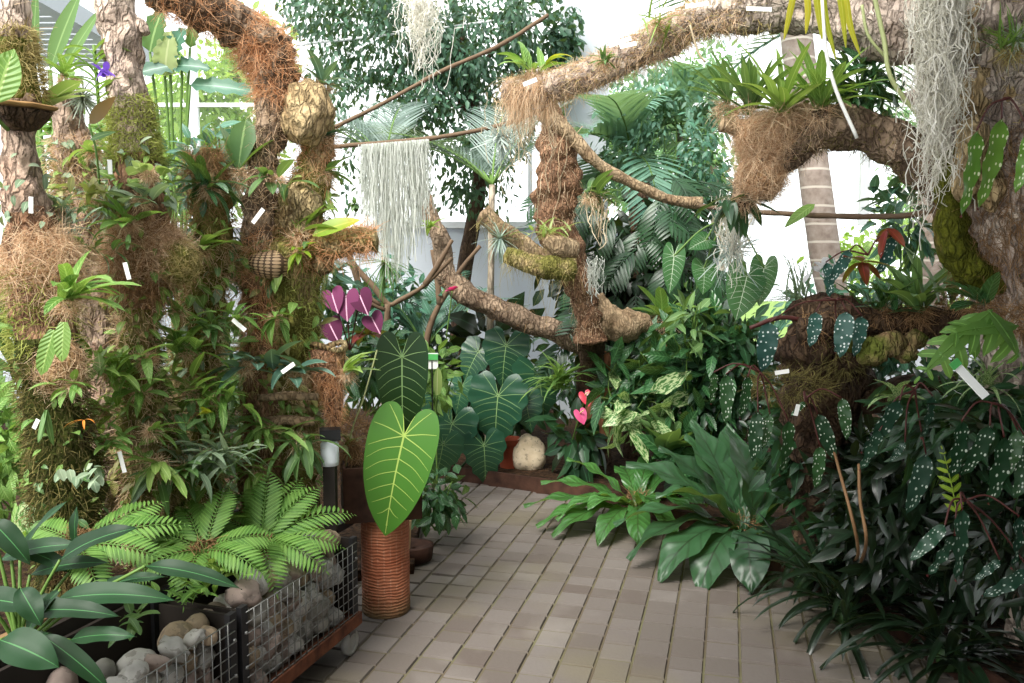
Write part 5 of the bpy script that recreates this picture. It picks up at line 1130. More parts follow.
for dx in (0, 1):
    tube_thing('bamboo_cane', ('slanting thin bamboo cane beside the nest fern', 'upright thin bamboo cane right of the slanting one')[dx], 'cane', [(gnd(868, 590)+V3(0, .2, .07), at(858, 546, 2.9), at(837, 462, 2.95), at(825, 420, 3.0)), (gnd(872, 600)+V3(0, .2, .07), at(866, 545, 2.8), at(860, 500, 2.85), at(859, 464, 2.9))][dx], .006, 'cane', n=20, rough=.15, freq=40)
# lobed leaf and companions
b = at(1020, 320, 2.7); p = Pl('lobed_fern', 'bright lobed fern leaf spreading in front of the dark log near the trunk', 'fern', b)
def lobe(mb, base, tip, n, PL, PW, up):
    frond(mb, base, tip-base, np.linalg.norm(tip-base)*1.05, n, PL, PW, 'strap', .5, 'fern', up=up, stemr=.004, lift=-.1, pd=.9, rake=22, gap=.02)
    mb.many(leaf(np.linalg.norm(tip-base), PL*.55, 'lance', .5, .05, 12, 2), basis(tip-base, up), [base], None, [.5])
for base, tip, n_, up_ in (((992, 310), (928, 362), 5, V3(-.3, -.8, .5)), ((988, 310), (1030, 352), 4, V3(.3, -.8, .5)), ((1018, 326), (962, 322), 4, V3(0, -.75, .65))):
    p.add('leaf', 'leaf_fern', lambda mb: lobe(mb, at(*base, 2.62), at(*tip, 2.52), n_, m_(34, 2.6), m_(11.5, 2.6), up_))
p.add('root_clump', 'coir_dark', lambda mb: ball_hair(mb, b, (.06, .05, .04), 300, .06, .003))
tuft('broad_leaf_orchid', 'orchid with broad grey-green leaves above the lobed fern leaf', 'orchid', 985, 306, 2.75, 7, 56, 17, 'ovate', 'leaf_deep', (5, 50), (100, 260), (.2, .7), root='coir_dark')
tuft('shelf_bromeliad', 'upright green bromeliad standing on the horizontal log', 'bromeliad', 918, 308, 3.25, 20, 64, 12, 'strap', 'leaf_mid', (30, 85), droop=(.3, 1.2), spread=6, root='coir_dark')
tuft('shelf_bromeliad', 'dark ferny clump at the stump end of the horizontal log', 'bromeliad', 885, 312, 3.3, 22, 44, 8, 'lance', 'leaf_deep', (10, 85), droop=(.3, 1.2), spread=8, root='coir_dark')
tuft('shelf_bromeliad', 'dark leafy clump on the log just left of the hooked branch', 'bromeliad', 950, 300, 3.35, 14, 46, 9, 'lance', 'leaf_mid', (20, 85), droop=(.3, 1.), spread=6, root='coir_dark')
tuft('spiky_tillandsia', 'spray of thin pale stems left of the rocky stump', 'plant', 800, 300, 3.6, 60, 62, 2, 'linear', 'leaf_gray', (0, 85), (40, 230), (.2, 1.), root=None, spread=6)
p = tuft('white_orchid', 'white orchid blossoms clustered at the palm trunk above the stump', 'orchid', 822, 268, 3.5, 14, 11, 8, 'round', 'petal_white', (-60, 80), (170, 370), (.1, .4), root=None, spread=7); p.add('stem', 'stem_green', lambda mb: tube(mb, [at(822, 268, 3.5), at(828, 300, 3.52), at(832, 325, 3.5)], .003, 5, 8))
tuft('pinnate_branch', 'dark pinnate leaf spray against the white glass above the rope', 'plant', 905, 195, 4.6, 26, 30, 10, 'lance', 'leaf_hazydark', (-20, 70), (90, 290), (.2, .8), root=None, spread=16)
bush('window_shrub', 'small-leaved shrub silhouetted against the glass behind the rope', 'shrub', 905, 225, 4.8, 34, 40, 90, 22, 9, 'lance', 'leaf_hazydark', hang=.3, stems=5, rz=.15)
p = Pl('single_leaf', 'single light green leaf on the rope against the white glass', 'plant', at(815, 204, 3.65)); p.add('leaf', 'leaf_fresh', lambda mb: mb.many(leaf(m_(40, 3.65), m_(12, 3.65), 'lance', .4, .2), basis(at(783, 224, 3.6)-at(815, 204, 3.65), V3(0, -.7, .7)), [at(815, 204, 3.65)]))
tuft('striped_spider_plant', 'cream-striped spider plant hanging behind the white label stake', 'plant', 985, 385, 2.9, 26, 52, 5, 'linear', 'leaf_variegated', (-20, 80), droop=(.8, 2.), root=None, spread=5)
tuft('striped_leaf_plant', 'small plant with white-striped leaves in the gloom under the cork lumps', 'plant', 897, 398, 3.0, 12, 30, 12, 'ovate', 'leaf_variegated', (0, 70), root=None)
o = thing('label_stake', 'long white label stake with a green clip slanting in the fern', 'plant label', at(970, 382, 2.55))
mb = MB(); bar(mb, at(957, 366, 2.55), at(986, 397, 2.5), .032, .003, V3(.3, -1, .2)); mb.build('stake', 'tag_white', o, smooth=False)
mb = MB(); bar(mb, at(953, 361, 2.55), at(958, 367, 2.545), .036, .006, V3(.3, -1, .2)); mb.build('clip', 'clip_green', o, smooth=False)
p = Pl('lime_fern', 'little lime-green fern frond standing in the dark bank', 'fern', at(958, 520, 2.45)); p.add('leaf', 'leaf_lime', lambda mb: frond(mb, at(958, 525, 2.45), V3(-.1, .1, 1), m_(78, 2.45), 7, m_(15, 2.45), m_(5, 2.45), 'strap', .4, 'fern', up=V3(0, -1, .1), lift=0., stemr=.003))
# dark fill of the bank
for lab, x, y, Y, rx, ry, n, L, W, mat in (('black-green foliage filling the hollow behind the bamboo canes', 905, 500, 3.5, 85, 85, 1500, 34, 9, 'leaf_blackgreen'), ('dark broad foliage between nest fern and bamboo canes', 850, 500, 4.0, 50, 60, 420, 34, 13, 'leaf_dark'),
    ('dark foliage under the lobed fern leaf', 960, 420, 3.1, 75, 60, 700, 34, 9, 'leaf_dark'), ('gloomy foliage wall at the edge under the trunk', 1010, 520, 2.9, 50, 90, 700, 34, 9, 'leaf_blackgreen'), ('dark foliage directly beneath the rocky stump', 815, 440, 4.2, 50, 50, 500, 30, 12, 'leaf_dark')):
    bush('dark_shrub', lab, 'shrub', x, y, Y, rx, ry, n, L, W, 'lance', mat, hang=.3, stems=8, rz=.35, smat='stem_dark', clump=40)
tuft('dark_broad_leaf', 'dark broad arching leaf pair below the white label stake', 'plant', 985, 425, 2.65, 5, 60, 17, 'lance', 'leaf_blackgreen', (0, 40), (120, 260), (.4, .9), root=None)
def straps(label, x, y, n, L, W, mat, h=.05, off=.25):
    b = gnd(x, y, .08); b[1] += off; p = Pl('strap_leaved_clump', label, 'plant', b); half = n//2
    for a, k in (((0, 360), n),): p.add('foliage', mat, lambda mb: rosette(mb, b, k, L, W, 'strap', (10, 75), a, (.7, 2.0), .35, .3, .05, 10))
    p.add('crown', 'stem_dark', lambda mb: blob(mb, b, .05, .05, .06, .2, 2, 5)); return p
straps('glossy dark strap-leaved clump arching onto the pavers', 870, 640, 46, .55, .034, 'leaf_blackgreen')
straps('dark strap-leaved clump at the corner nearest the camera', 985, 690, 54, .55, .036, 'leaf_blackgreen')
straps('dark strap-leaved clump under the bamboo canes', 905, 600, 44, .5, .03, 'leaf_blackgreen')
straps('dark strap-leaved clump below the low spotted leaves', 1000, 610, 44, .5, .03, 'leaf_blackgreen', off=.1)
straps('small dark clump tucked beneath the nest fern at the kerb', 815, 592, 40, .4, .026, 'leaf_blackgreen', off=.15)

for lab, X, Y in (('dark shrub growing on the far side of the trunk near the shaded wall', 2.7, 3.6), ('dark shrub on the far side of the trunk beyond the strap-leaved clumps', 2.5, 2.5), ('dark shrub on the far side of the trunk towards the glass', 3.3, 5.2)):
    p = Pl('dark_shrub', lab, 'shrub', V3(X, Y, .07)); p.add('foliage', 'leaf_dark', lambda mb: cloud(mb, (X, Y, .75), (.6, .5, .7), 700, .16, .06, 'lance', .3, 24)); p.add('stem', 'stem_dark', lambda mb: [tube(mb, [(X+R.gauss(0, .05), Y, .05), (X+R.gauss(0, .2), Y+R.gauss(0, .2), .9)], .012, 5, 4) for k in range(6)])
WORLD_S, SUN_E, EXPO = 1.8, 5.5, 0.4

# --- left-hand epiphytes (depths follow the posts they grip)
E = tuft
E('strap_orchid', 'big strap-leaved orchid arching off the nearest post below its coir ball', 'orchid', 66, 300, 2.45, 17, 62, 12, 'strap', 'leaf_fresh', (5, 75), (-90, 100), (.6, 1.6), 3)
p = Pl('hanging_strap_leaf', 'pair of wide strap leaves hanging flat on the nearest post', 'orchid', at(60, 318, 2.44))
for x, y, tx, ty, w in ((54, 330, 38, 376, 17), (64, 322, 60, 362, 16)):
    q, t_ = at(x, y, 2.43), at(tx, ty, 2.4); p.add('leaf', 'leaf_fresh', lambda mb: mb.many(leaf(np.linalg.norm(t_-q), m_(w, 2.43), 'strap', .3, .2), basis(t_-q, V3(.2, -1, .2)), [q]))
E('leafy_orchid', 'lush light-green orchid clump between the two front posts', 'orchid', 108, 372, 2.8, 54, 36, 9, 'lance', 'leaf_bright', (-20, 80), droop=(.3, 1.2), spread=14)
E('leafy_orchid', 'light-green orchid clump below the lush one at mid height', 'orchid', 100, 410, 2.8, 34, 32, 8, 'lance', 'leaf_bright', (-30, 70), droop=(.3, 1.2), spread=12)
E('drooping_orchid', 'fresh green orchid with hanging leaves on the brown coir column', 'orchid', 146, 358, 2.85, 10, 40, 10, 'lance', 'leaf_fresh', (-50, 40), (170, 370), (.5, 1.4), 3)
E('drooping_orchid', 'second fresh orchid with hanging leaves just below on the coir column', 'orchid', 140, 392, 2.85, 10, 36, 10, 'lance', 'leaf_fresh', (-50, 40), (170, 370), (.5, 1.4), 4)
E('broad_orchid', 'spreading soft-green plant in front of the bright gap between posts', 'orchid', 186, 350, 3.1, 22, 40, 12, 'lance', 'leaf_fresh', (-10, 70), droop=(.3, 1.2), spread=10)
E('broad_orchid', 'soft-green leafy plant below the bright gap', 'orchid', 190, 390, 3.1, 22, 38, 11, 'lance', 'leaf_bright', (-20, 60), droop=(.3, 1.2), spread=12)
E('hanging_leaf_orchid', 'yellow-green orchid with downward tongues on the lower pale-barked post', 'orchid', 156, 462, 2.8, 13, 46, 9, 'strap', 'leaf_bright', (-40, 40), (170, 380), (.5, 1.3), 3)
E('hanging_leaf_orchid', 'small tongue-leaved orchid above the downward-tongued one', 'orchid', 150, 430, 2.8, 8, 36, 8, 'lance', 'leaf_fresh', (-20, 40), (-60, 60), (.4, 1.2), 3)
E('gray_shrublet', 'dense grey-green narrow-leaved plant beside the fibre-bound post', 'plant', 204, 455, 3.0, 80, 40, 8, 'lance', 'leaf_gray', (-50, 60), (170, 390), (.3, 1.), 16)
E('gray_shrublet', 'darker narrow-leaved plant just left of the dense grey-green one', 'plant', 176, 470, 2.9, 26, 44, 10, 'lance', 'leaf_mid', (-40, 50), (170, 390), (.4, 1.2), 8)
E('strap_fern', 'strap fern arching off the foot of the netted cork post', 'fern', 268, 432, 3.35, 22, 50, 8, 'strap', 'leaf_fresh', (-20, 60), (160, 380), (.7, 1.7), 8)
E('strap_fern', 'strap fern with hanging tongues right of the arching one', 'fern', 300, 440, 3.35, 20, 46, 9, 'strap', 'leaf_mid', (-40, 50), (160, 390), (.6, 1.5), 8)
E('strap_fern', 'small strap-leaved tuft on the lowest ledge of the cork post', 'fern', 258, 470, 3.3, 16, 38, 7, 'lance', 'leaf_bright', (-40, 50), (160, 390), (.6, 1.5), 8)
p = E('yellow_leaf_orchid', 'orchid with a large yellow-edged leaf beside the knobbly cork', 'orchid', 300, 232, 3.45, 13, 52, 13, 'lance', 'leaf_bright', (15, 80), (-30, 160), (.4, 1.1), 3)
q, t_ = at(312, 236, 3.42), at(356, 214, 3.4); p.add('yellow_leaf', 'leaf_yellowtip', lambda mb: mb.many(leaf(np.linalg.norm(t_-q)*1.03, m_(19, 3.4), 'lance', .4, .2), basis(t_-q, V3(-.1, -.8, .6)), [q]), 'broad yellow-tipped leaf')
E('lime_orchid', 'lime-green tuft hanging under the yellow-edged leaf', 'orchid', 298, 252, 3.42, 8, 26, 7, 'lance', 'leaf_lime', (-60, 50), (180, 370), spread=2)
E('dark_strap_orchid', 'dark arching strap-leaved orchid left of the orange-fibred branch', 'orchid', 208, 185, 3.25, 22, 44, 9, 'strap', 'leaf_deep', (-20, 70), droop=(.6, 1.5), spread=6)
E('paddle_leaf_plant', 'broad upright paddle leaves beside the orange-fibred branch', 'plant', 238, 172, 3.4, 7, 54, 24, 'obov', 'leaf_mid', (45, 88), (20, 200), (.2, .6))
E('hanging_oval_plant', 'oval leaves hanging on the fibre near the burl', 'plant', 278, 178, 3.4, 9, 30, 10, 'lance', 'leaf_mid', (-70, 50), (180, 370), spread=8)
E('spreading_orchid', 'leafy orchid spreading over the knobbly horizontal log', 'orchid', 200, 248, 3.2, 14, 46, 12, 'lance', 'leaf_bright', (5, 60), droop=(.4, 1.2), spread=4)
E('spreading_orchid', 'small leafy orchid on top of the coir ball', 'orchid', 128, 222, 2.85, 12, 40, 13, 'lance', 'leaf_fresh', (0, 60), (150, 390), (.3, 1.), 4)
E('spreading_orchid', 'pale-leaved plant above the coir ball below the moss sleeve', 'orchid', 140, 200, 2.85, 13, 36, 14, 'ovate', 'leaf_gray', (0, 60), (150, 390), (.3, 1.), 8)
E('tangled_epiphyte', 'tangled olive epiphyte between stump and moss sleeve', 'plant', 90, 200, 2.9, 44, 28, 7, 'lance', 'leaf_olive', (-40, 80), spread=14)
E('tangled_epiphyte', 'fine grey-green epiphyte tangle left of the coir ball', 'plant', 60, 212, 2.7, 44, 26, 6, 'lance', 'leaf_gray', (-40, 80), spread=14)
E('tangled_epiphyte', 'green epiphyte tangle under the tangled grey one', 'plant', 88, 250, 2.75, 34, 26, 6, 'lance', 'leaf_mid', (-40, 80), spread=14)
E('bluish_orchid', 'dark bluish leathery leaves on the ledge of the cork post', 'orchid', 296, 372, 3.3, 14, 40, 14, 'lance', 'leaf_blue', (-10, 50), (140, 400), (.4, 1.), 8)
E('bluish_orchid', 'dark bluish leathery leaves left of the cork post ledge', 'orchid', 245, 366, 3.25, 16, 38, 13, 'lance', 'leaf_blue', (-10, 50), (140, 400), (.4, 1.), 10)
E('ferny_epiphyte', 'light ferny tuft on the fibre-bound post', 'plant', 214, 330, 3.15, 28, 26, 7, 'lance', 'leaf_mid', (-30, 70), spread=10)
E('ferny_epiphyte', 'light green tuft at the orange-fibred slim post', 'plant', 240, 318, 3.2, 18, 26, 7, 'lance', 'leaf_fresh', (-30, 70), spread=8)
E('ferny_epiphyte', 'small green tuft low on the mossy cork face', 'plant', 274, 318, 3.35, 8, 30, 9, 'lance', 'leaf_fresh', (-60, 30), (180, 380), spread=4)
E('leafy_epiphyte', 'leafy green epiphyte below the bluish leaves on the fibre-bound post', 'plant', 214, 400, 3.1, 36, 32, 9, 'lance', 'leaf_fresh', (-40, 60), spread=14)
E('leafy_epiphyte', 'leafy epiphyte between coir column and fibre-bound post', 'plant', 175, 420, 3.0, 26, 34, 9, 'lance', 'leaf_mid', (-40, 60), spread=10)
E('leafy_epiphyte', 'pale green epiphyte below the small orange leaf on the nearest post', 'plant', 104, 440, 2.7, 26, 28, 10, 'ovate', 'leaf_fresh', (-30, 60), spread=12)
E('leafy_epiphyte', 'light leafy tuft right of the coir column at the bright gap', 'plant', 178, 312, 3.05, 12, 30, 9, 'lance', 'leaf_fresh', (-30, 60), spread=8)
E('leafy_epiphyte', 'little green tuft at the small orange coir puff', 'plant', 72, 385, 2.5, 14, 26, 8, 'lance', 'leaf_fresh', (-30, 60), (170, 400), spread=6)
E('creeping_fig', 'creeping round leaves on the dark mossy foot of the nearest post', 'vine', 80, 470, 2.42, 16, 17, 10, 'ovate', 'leaf_gray', (-60, 30), (190, 350), (.2, .6), 16, root=None)
E('narrow_fern_leaf', 'single hanging grey-green tongue leaf on the dark mossy post', 'fern', 46, 410, 2.44, 3, 40, 7, 'strap', 'leaf_mid', (-85, -60), (200, 340), (.1, .3), root=None)
E('orange_bloom_orchid', 'thin orchid spray with an orange bud on the nearest post', 'flower', 84, 420, 2.42, 4, 20, 3, 'lance', 'petal_orange', (-20, 20), (150, 390), root=None)
p = E('yellow_bloom_orchid', 'pale yellow blossom among the leaves of the fibre-bound post', 'flower', 206, 414, 2.95, 6, 11, 10, 'round', 'leaf_yellow', (-20, 80), (190, 350), (.1, .4), root=None)
# vanda with the violet bloom
p = Pl('vanda_orchid', 'two-ranked strap-leaved vanda with a violet bloom on the tall pale post', 'orchid', at(98, 95, 2.95))
def vanda(mb):
    for k in range(15):
        s_ = (1, -1)[k % 2]; b_ = at(98+k*-.3, 100-k*3.4, 2.95); mb.many(leaf(m_(40, 2.95), m_(6, 2.95), 'strap', R.uniform(.8, 1.4), .5), basis(dirs(90-s_*R.uniform(70, 95), R.uniform(35, 60))), [b_])
p.add('foliage', 'leaf_fresh', vanda); p.add('bloom', 'petal_violet', lambda mb: rosette(mb, at(106, 72, 2.9), 12, m_(11, 2.9), m_(7, 2.9), 'round', (-60, 60), (180, 360), (.1, .4), .1, .2, .012)); p.add('stem', 'stem_green', lambda mb: tube(mb, [at(99, 110, 2.96), at(94, 45, 2.96)], .006, 6, 5))
E('vanda_orchid', 'strap-leaved vanda without bloom left of the violet one', 'orchid', 66, 78, 3.1, 14, 40, 7, 'strap', 'leaf_fresh', (10, 80), droop=(.5, 1.3))
p = Pl('oval_leaf_plant', 'brownish oval leaf sticking out in front of the pale bark', 'plant', at(90, 124, 2.85)); q = at(89, 124, 2.85); t_ = at(113, 96, 2.8); p.add('leaf', 'leaf_brown', lambda mb: mb.many(leaf(np.linalg.norm(t_-q), m_(14, 2.85), 'lance', .2, .1), basis(t_-q, V3(.1, -1, .1)), [q])); q2 = at(90, 140, 2.85); p.add('leaf', 'leaf_mid', lambda mb: mb.many(leaf(m_(30, 2.85), m_(7, 2.85), 'lance', .5, .1), basis(at(116, 126, 2.8)-q2, V3(0, -1, .3)), [q2])); p.add('stem', 'stem_green', lambda mb: tube(mb, [q, at(96, 150, 2.86), at(100, 190, 2.9)], .004, 5, 8))
p = Pl('thick_leaf_plant', 'thick rounded green leaf at the edge above the shelf fungus', 'plant', at(0, 112, 2.4)); p.add('leaf', 'leaf_fresh', lambda mb: (mb.many(leaf(m_(58, 2.4), m_(34, 2.4), 'lance', .3, .3), basis(at(10, 52, 2.4)-at(-4, 104, 2.4), V3(.3, -1, .1)), [at(-4, 104, 2.4)])))
p.add('stem', 'stem_green', lambda mb: tube(mb, [at(-4, 104, 2.4), at(-3, 118, 2.45), at(8, 130, 2.5)], .006, 5, 6))
E('pale_leaf_plant', 'pale broad strap leaf right of the shelf fungus', 'plant', 42, 110, 2.7, 3, 52, 17, 'strap', 'leaf_pale', (20, 45), (-20, 20), (.3, .7), root=None)
E('small_leaf_orchid', 'small leaf fan beside the cut stump', 'orchid', 92, 150, 2.95, 8, 26, 12, 'ovate', 'leaf_bright', (-20, 60), spread=5)
E('sleeve_plant', 'pale round leaves at the foot of the green moss sleeve', 'plant', 148, 172, 2.85, 6, 22, 16, 'round', 'leaf_pale', (0, 70), (170, 370), spread=5)
E('burl_orchid', 'bluish little orchid on top of the pale burl', 'orchid', 322, 84, 3.55, 9, 36, 10, 'lance', 'leaf_blue', (5, 80), droop=(.3, 1.1))
E('side_leaf_orchid', 'thin dark leaves sticking out right of the burl', 'orchid', 322, 138, 3.55, 6, 42, 5, 'linear', 'leaf_hazydark', (5, 40), (-30, 50), (.3, .8))
E('side_leaf_orchid', 'small leaves right of the orange-fibred post by the white glass', 'orchid', 325, 172, 3.55, 6, 32, 9, 'lance', 'leaf_mid', (-10, 50), (-50, 60), (.3, .8))
E('round_succulent', 'little round green cactus ball right of the yellow-edged leaf', 'cactus', 355, 204, 4.4, 26, 8, 5, 'ovate', 'leaf_mid', (-80, 88), root=None, spread=.5)
# small creeping foliage that greens the posts
def creep(o, P, r, lo, hi, n, L, Y, mat, W=.42, prof='lance'):
    p, nn, t = on_tube(P, r*1.12, n, lo, hi); l = m_(L, Y)
    d = nn*.7+G.normal(size=(n, 3))*.55; d[:, 2] -= .25
    mb = MB()
    for j in range(3): mb.many(leaf(1, W, prof, .5+.4*j, .25, 4, 2), basis(d[j::3], unit(nn[j::3]*.6+V3(0, -.2, .8))), p[j::3], l*G.uniform(.5, 1.25, len(p[j::3])))
    mb.build('creeping_foliage', mat, o)
for o, P, r, Y, ls in ((pa, PP, pr, PA_Y, ((.28, .46, 46, 15, 'leaf_gray'), (.55, .8, 50, 17, 'leaf_fresh'), (.74, 1, 34, 14, 'leaf_mid'), (.62, .95, 26, 12, 'leaf_bright'))), (pb, QP, qr, PB_Y, ((.3, .44, 70, 18, 'leaf_gray'), (.32, .5, 60, 18, 'leaf_bright'), (.56, 1, 200, 16, 'leaf_bright'), (.5, 1, 140, 15, 'leaf_fresh'), (.6, 1, 60, 16, 'leaf_olive'))),
        (ps, SP_, sr, 3.2, ((.2, .55, 90, 17, 'leaf_gray'), (.3, 1, 170, 16, 'leaf_bright'), (.3, .9, 80, 16, 'leaf_olive'))), (pc, CPt, cr, PC_Y, ((.3, .5, 34, 16, 'leaf_bright'), (.6, 1, 110, 18, 'leaf_fresh'), (.65, 1, 60, 18, 'leaf_olive'))),
        (pe, EP, er, PE_Y, ((.0, .35, 50, 18, 'leaf_deep'), (.25, 1, 170, 16, 'leaf_bright'), (.3, 1, 120, 15, 'leaf_mid'), (.4, 1, 80, 17, 'leaf_gray'))), (pf, FP, fr, PC_Y-.1, ((.2, 1, 90, 19, 'leaf_fresh'), (.3, 1, 50, 17, 'leaf_olive'))), (bm_, BPx, br, 3.5, ((0, .6, 60, 17, 'leaf_bright'), (.1, .8, 30, 17, 'leaf_mid')))):
    for a in ls: creep(o, P, r, a[0], a[1], a[2], a[3], Y, a[4])
# strelitzia behind
p = Pl('banana_plant', 'tall banana-like plant with pale and dark paddle leaves behind the pale post', 'plant', V3(-2.1, 5.2, .06))
for (x, y, tx, ty, w, m) in ((150, 52, 156, 12, 30, 'leaf_mid'), (165, 76, 166, 34, 30, 'leaf_pale'), (182, 65, 130, 68, 20, 'leaf_hazydark'), (170, 66, 202, 62, 20, 'leaf_hazydark'), (170, 58, 178, 30, 24, 'leaf_hazydark'), (190, 85, 255, 84, 20, 'leaf_hazydark'), (190, 48, 196, 6, 16, 'leaf_mid')):
    q, t_ = at(x, y, 5.1), at(tx, ty, 5.0); L = np.linalg.norm(t_-q)
    p.add('leaf', m, lambda mb: mb.many(leaf(L*1.1, m_(w, 5.1), 'ovate', .5, .2, 10, 4, .015), basis(t_-q, V3(.1, -1, .4)), [q])); p.sub('petiole', 'stem_green', lambda mb: tube(mb, [q, (q*.6+V3(-2.1, 5.2, 1.2)*.4), V3(-2.1, 5.2, .06)], [.008, .009, .012], 6, 14))
p = Pl('banana_plant', 'dark long strap leaves rising behind the cut stump', 'plant', V3(-2.3, 4.2, .06))
for (x, y, tx, ty, w) in ((34, 70, 33, -10, 11), (50, 70, 74, -5, 18), (60, 75, 95, 10, 12), (30, 60, 10, 0, 12)):
    q, t_ = at(x, y, 4.1), at(tx, ty, 4.0); p.add('leaf', 'leaf_mid', lambda mb: mb.many(leaf(np.linalg.norm(t_-q)*1.1, m_(w, 4.1), 'lance', .2, .3, 10, 2), basis(t_-q, V3(.1, -1, .2)), [q])); p.sub('petiole', 'stem_green', lambda mb: tube(mb, [q, V3(-2.25, 4.2, .06)], [.01, .03], 6, 6))
# fill behind the left posts
for lab, x, y, Y, rx, ry, n, L, W, mat in (('shaded green shrub at the edge behind the nearest post', 10, 440, 3.4, 55, 75, 420, 26, 11, 'leaf_fresh'), ('green shrub behind the nearest post at mid height', 15, 300, 3.6, 42, 70, 300, 24, 11, 'leaf_mid'), ('leafy backing shrub between the front posts', 115, 460, 3.6, 60, 70, 420, 24, 10, 'leaf_fresh'), ('leafy backing shrub behind the coir ball', 90, 260, 3.9, 60, 60, 300, 22, 9, 'leaf_mid'),
    ('airy backing shrub behind the orange-fibred branch', 215, 170, 4.6, 50, 45, 240, 22, 8, 'leaf_hazydark'), ('leafy backing shrub behind the fibre-bound post', 215, 370, 4.0, 60, 60, 380, 22, 9, 'leaf_mid'), ('leafy backing shrub left of the rusty box', 260, 460, 4.1, 60, 60, 380, 24, 9, 'leaf_mid'), ('small shrub behind the pale post and stump', 80, 140, 4.2, 40, 40, 180, 22, 8, 'leaf_fresh')):
    bush('backing_shrub', lab, 'shrub', x, y, Y, rx, ry, n, L, W, 'lance', mat, hang=.2, stems=6, rz=.3)
# ferns over the trough
def fern(label, x, y, Y, specs, L, mat='leaf_fern', PL=.24):
    b = at(x, y, Y); p = Pl('sword_fern', label, 'fern', b)
    for a, e, l, dr in specs:
        p.add('frond', mat, lambda mb: frond(mb, b, dirs(a, e), L*l, 16, L*PL, L*PL*.2, 'lance', dr, 'fern', stemr=.003, lift=.1, up=V3(0, -.5, .85), pd=.5))
    p.add('root_crown', 'coir_dark', lambda mb: ball_hair(mb, b, (.05, .05, .04), 260, .05, .003)); return p
fern('bright fern with arching fronds over the far gabion', 262, 545, 3.05, [(10, 42, 1.1, 1.3), (-15, 30, .9, 1.4), (-45, 30, .9, 1.7), (-75, 30, .85, 1.9), (-110, 35, .9, 1.8), (60, 60, .9, .8), (120, 60, .9, .8), (160, 40, .9, 1.3), (200, 30, .9, 1.6), (95, 75, .8, .5), (25, 60, .9, 1.)], .36)
fern('bright fern drooping over the trough left of the first fern', 205, 552, 2.8, [(5, 35, .8, 1.3), (-45, 30, .9, 1.7), (-90, 25, .8, 1.9), (-130, 25, .9, 1.7), (170, 30, 1., 1.4), (140, 50, .9, .9), (80, 65, .8, .7)], .33)
fern('flat light fern fronds among the dark glossy leaves', 80, 545, 2.35, [(10, 25, 1., .8), (-20, 15, .9, .9), (165, 25, .8, .8), (40, 35, .9, .7), (-60, 10, .8, 1.2)], .30)
E('bright_seedling', 'small bright-leaved plant at the trough rim above the grey stones', 'plant', 222, 572, 2.72, 22, 24, 12, 'ovate', 'leaf_bright', (-20, 75), droop=(.3, 1.), spread=9, root=None)
E('bright_seedling', 'small lobed green plant hanging over the trough board', 'plant', 140, 618, 2.3, 12, 24, 12, 'ovate', 'leaf_mid', (-50, 50), droop=(.3, 1.), spread=8, root=None)
E('trough_filler', 'leafy green filler plant in the trough behind the fern', 'plant', 170, 530, 2.95, 40, 34, 13, 'lance', 'leaf_fresh', (0, 75), droop=(.3, 1.), spread=22, root=None)
E('trough_filler', 'light small-leaved filler by the trough rim under the drooping fern', 'plant', 195, 585, 2.6, 34, 20, 9, 'ovate', 'leaf_fern', (-30, 60), droop=(.3, 1.), spread=16, root=None)
# big glossy leaves in the near corner
p = Pl('cast_iron_plant', 'big dark glossy broad-leaved plant at the near corner of the trough', 'plant', at(30, 640, 2.15))
b = at(20, 650, 2.2)
for x, y, tx, ty, w, dY in ((60, 560, 118, 532, 26, 0), (55, 600, 152, 605, 26, -.05), (28, 612, 100, 620, 22, -.1), (145, 566, 224, 590, 20, -.02), (0, 560, 60, 548, 22, .05), (20, 588, 34, 622, 24, -.12), (0, 640, 44, 668, 36, -.2), (40, 634, 96, 690, 20, -.15), (-10, 520, 20, 560, 26, 0), (20, 560, 45, 505, 16, .1), (60, 606, 96, 582, 16, .05), (-20, 600, 20, 610, 28, -.1), (96, 590, 150, 580, 14, .02), (30, 575, 90, 566, 18, .04), (70, 640, 120, 640, 18, -.1), (0, 600, 60, 612, 20, .0), (10, 545, 62, 575, 18, .06), (60, 590, 20, 640, 18, -.08), (80, 560, 60, 520, 14, .1), (-10, 660, 30, 640, 20, -.1)):
    q, t_ = at(x, y, 2.2+dY), at(tx, ty, 2.15+dY); L = np.linalg.norm(t_-q)
    p.add('leaf', 'leaf_gloss', lambda mb: mb.many(leaf(L*1.15, m_(w, 2.2), 'lance', .7, .25, 12, 4, .004, 2, R.uniform(-.3, .3)), basis(unit(t_-q)+V3(0, 0, .25), V3(R.uniform(-.25, .25), -.55, .8)), [q], None, [R.random()]))
    p.sub('petiole', 'stem_green', lambda mb: tube(mb, [b, (b+q)/2+V3(0, 0, .02), q], [.006, .005, .004], 6, 8))
E('variegated_leaf_plant', 'pale-veined broad leaf behind the glossy leaves', 'plant', 26, 560, 2.5, 4, 56, 30, 'ovate', 'leaf_variegated', (50, 85), (60, 150), (.2, .5), root=None)
E('upright_leaf_plant', 'upright fresh strap leaves at the near edge beside the pale-veined leaf', 'plant', 14, 560, 2.5, 8, 62, 14, 'lance', 'leaf_fresh', (40, 85), droop=(.2, .8), root=None)

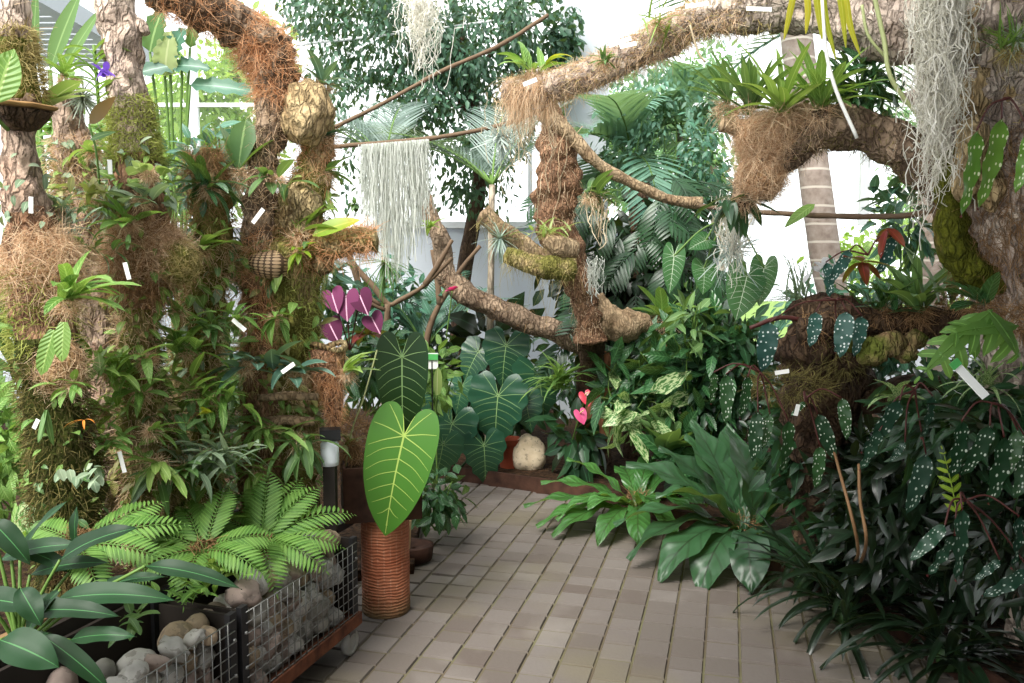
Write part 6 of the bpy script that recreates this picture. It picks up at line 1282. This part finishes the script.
# --- white plant tags
def ptag(x, y, Y, L, ang, lab, w=4.2):
    c = at(x, y, Y); d = V3(math.cos(math.radians(ang)), -.1, math.sin(math.radians(ang))); l = m_(L, Y)/2
    mb = MB(); bar(mb, c-d*l, c+d*l, m_(w, Y), .002, V3(.1, -1, .1)); ob = mb.build('plant_tag', 'tag_white', origin=c, smooth=False); tag(ob, lab, 'plant label')
for a in ((31, 205, 2.42, 16, 84, 'white plant tag hanging below the shelf fungus on the nearest post'), (0, 236, 2.4, 16, 75, 'white plant tag at the very edge beside the coir ball'), (127, 271, 2.62, 17, 100, 'white plant tag on the front of the large coir ball'), (110, 167, 2.8, 14, 88, 'white plant tag beside the green moss sleeve'),
          (258, 216, 3.2, 18, 50, 'white plant tag above the netted pad'), (192, 270, 3.1, 8, 20, 'small white tag on the horizontal cork log'), (239, 325, 3.1, 17, -40, 'white plant tag on the slim orange-fibred post'), (288, 368, 3.1, 16, 35, 'white plant tag among the bluish leathery leaves'), (36, 424, 2.3, 11, 60, 'curled white tag on the dark mossy foot of the nearest post'),
          (663, 10, 3.35, 22, 8, 'white tag on top of the great branch, second from the fork'), (620, 42, 3.6, 22, 18, 'white tag lying along the great branch where it thins'), (628, 45, 3.55, 16, 10, 'short white tag overlapping the one where the branch thins'), (697, 5, 3.3, 22, 6, 'white tag high on the great branch near the hanging rootlet'), (759, 9, 3.1, 24, -4, 'white tag on the thick part of the great branch'),
          (782, 372, 3.2, 14, 10, 'white tag on the mossy ledge by the hanging begonias'), (797, 410, 2.85, 12, 80, 'small white tag between the spotted begonia leaves'), (122, 462, 2.65, 22, -75, 'bent white tag on the lower pale-barked post'), (530, 82, 4.05, 14, 20, 'white tag at the mossy end of the great branch')):
    ptag(*a)
mb = MB(); box(mb, at(612, 92, 4.1)*0+at(539, 102, 4.25), m_(16, 4.2), .004, m_(13, 4.2), [[.97, 0, .2], [0, 1, 0], [-.2, 0, .97]]); tag(mb.build('plant_card', 'rib_panel', origin=at(539, 102, 4.25), smooth=False), 'pale blank card hanging below the mossy end of the great branch', 'sign')

# ------------------------------------------------------------------ light
w = bpy.data.worlds.new('sky'); bpy.context.scene.world = w; w.use_nodes = True
bg = w.node_tree.nodes['Background']; bg.inputs[0].default_value = (.96, .985, 1, 1); bg.inputs[1].default_value = WORLD_S
def sun(el, az, e, ang, col):
    l = bpy.data.lights.new('sun', 'SUN'); o = bpy.data.objects.new('sun', l); C.objects.link(o); l.energy = e; l.angle = math.radians(ang); l.color = col
    d = -Vector(dirs(az, el)); o.rotation_euler = d.to_track_quat('-Z', 'Y').to_euler(); o.location = (0, 0, 8)
sun(50, 238, SUN_E, 30, (1, .97, .9))
sc = bpy.context.scene
sc.view_settings.view_transform = 'Standard'; sc.view_settings.look = 'None'; sc.view_settings.exposure = EXPO
sc.cycles.max_bounces = 6; sc.cycles.diffuse_bounces = 3; sc.cycles.glossy_bounces = 2; sc.cycles.transmission_bounces = 3; sc.cycles.transparent_max_bounces = 8
sc.cycles.use_denoising = True; sc.cycles.use_adaptive_sampling = True

# repeats of a kind share a group
by_stem = {}
for o in bpy.context.scene.objects:
    if o.parent is None and o.get('label'): by_stem.setdefault(o.name.split('.')[0], []).append(o)
for k_, v in by_stem.items():
    if len(v) > 2:
        for o in v:
            if not o.get('group'): o['group'] = k_.replace('_', ' ')+('es' if k_[-1] in 'sh' else 's')+' of the glasshouse'
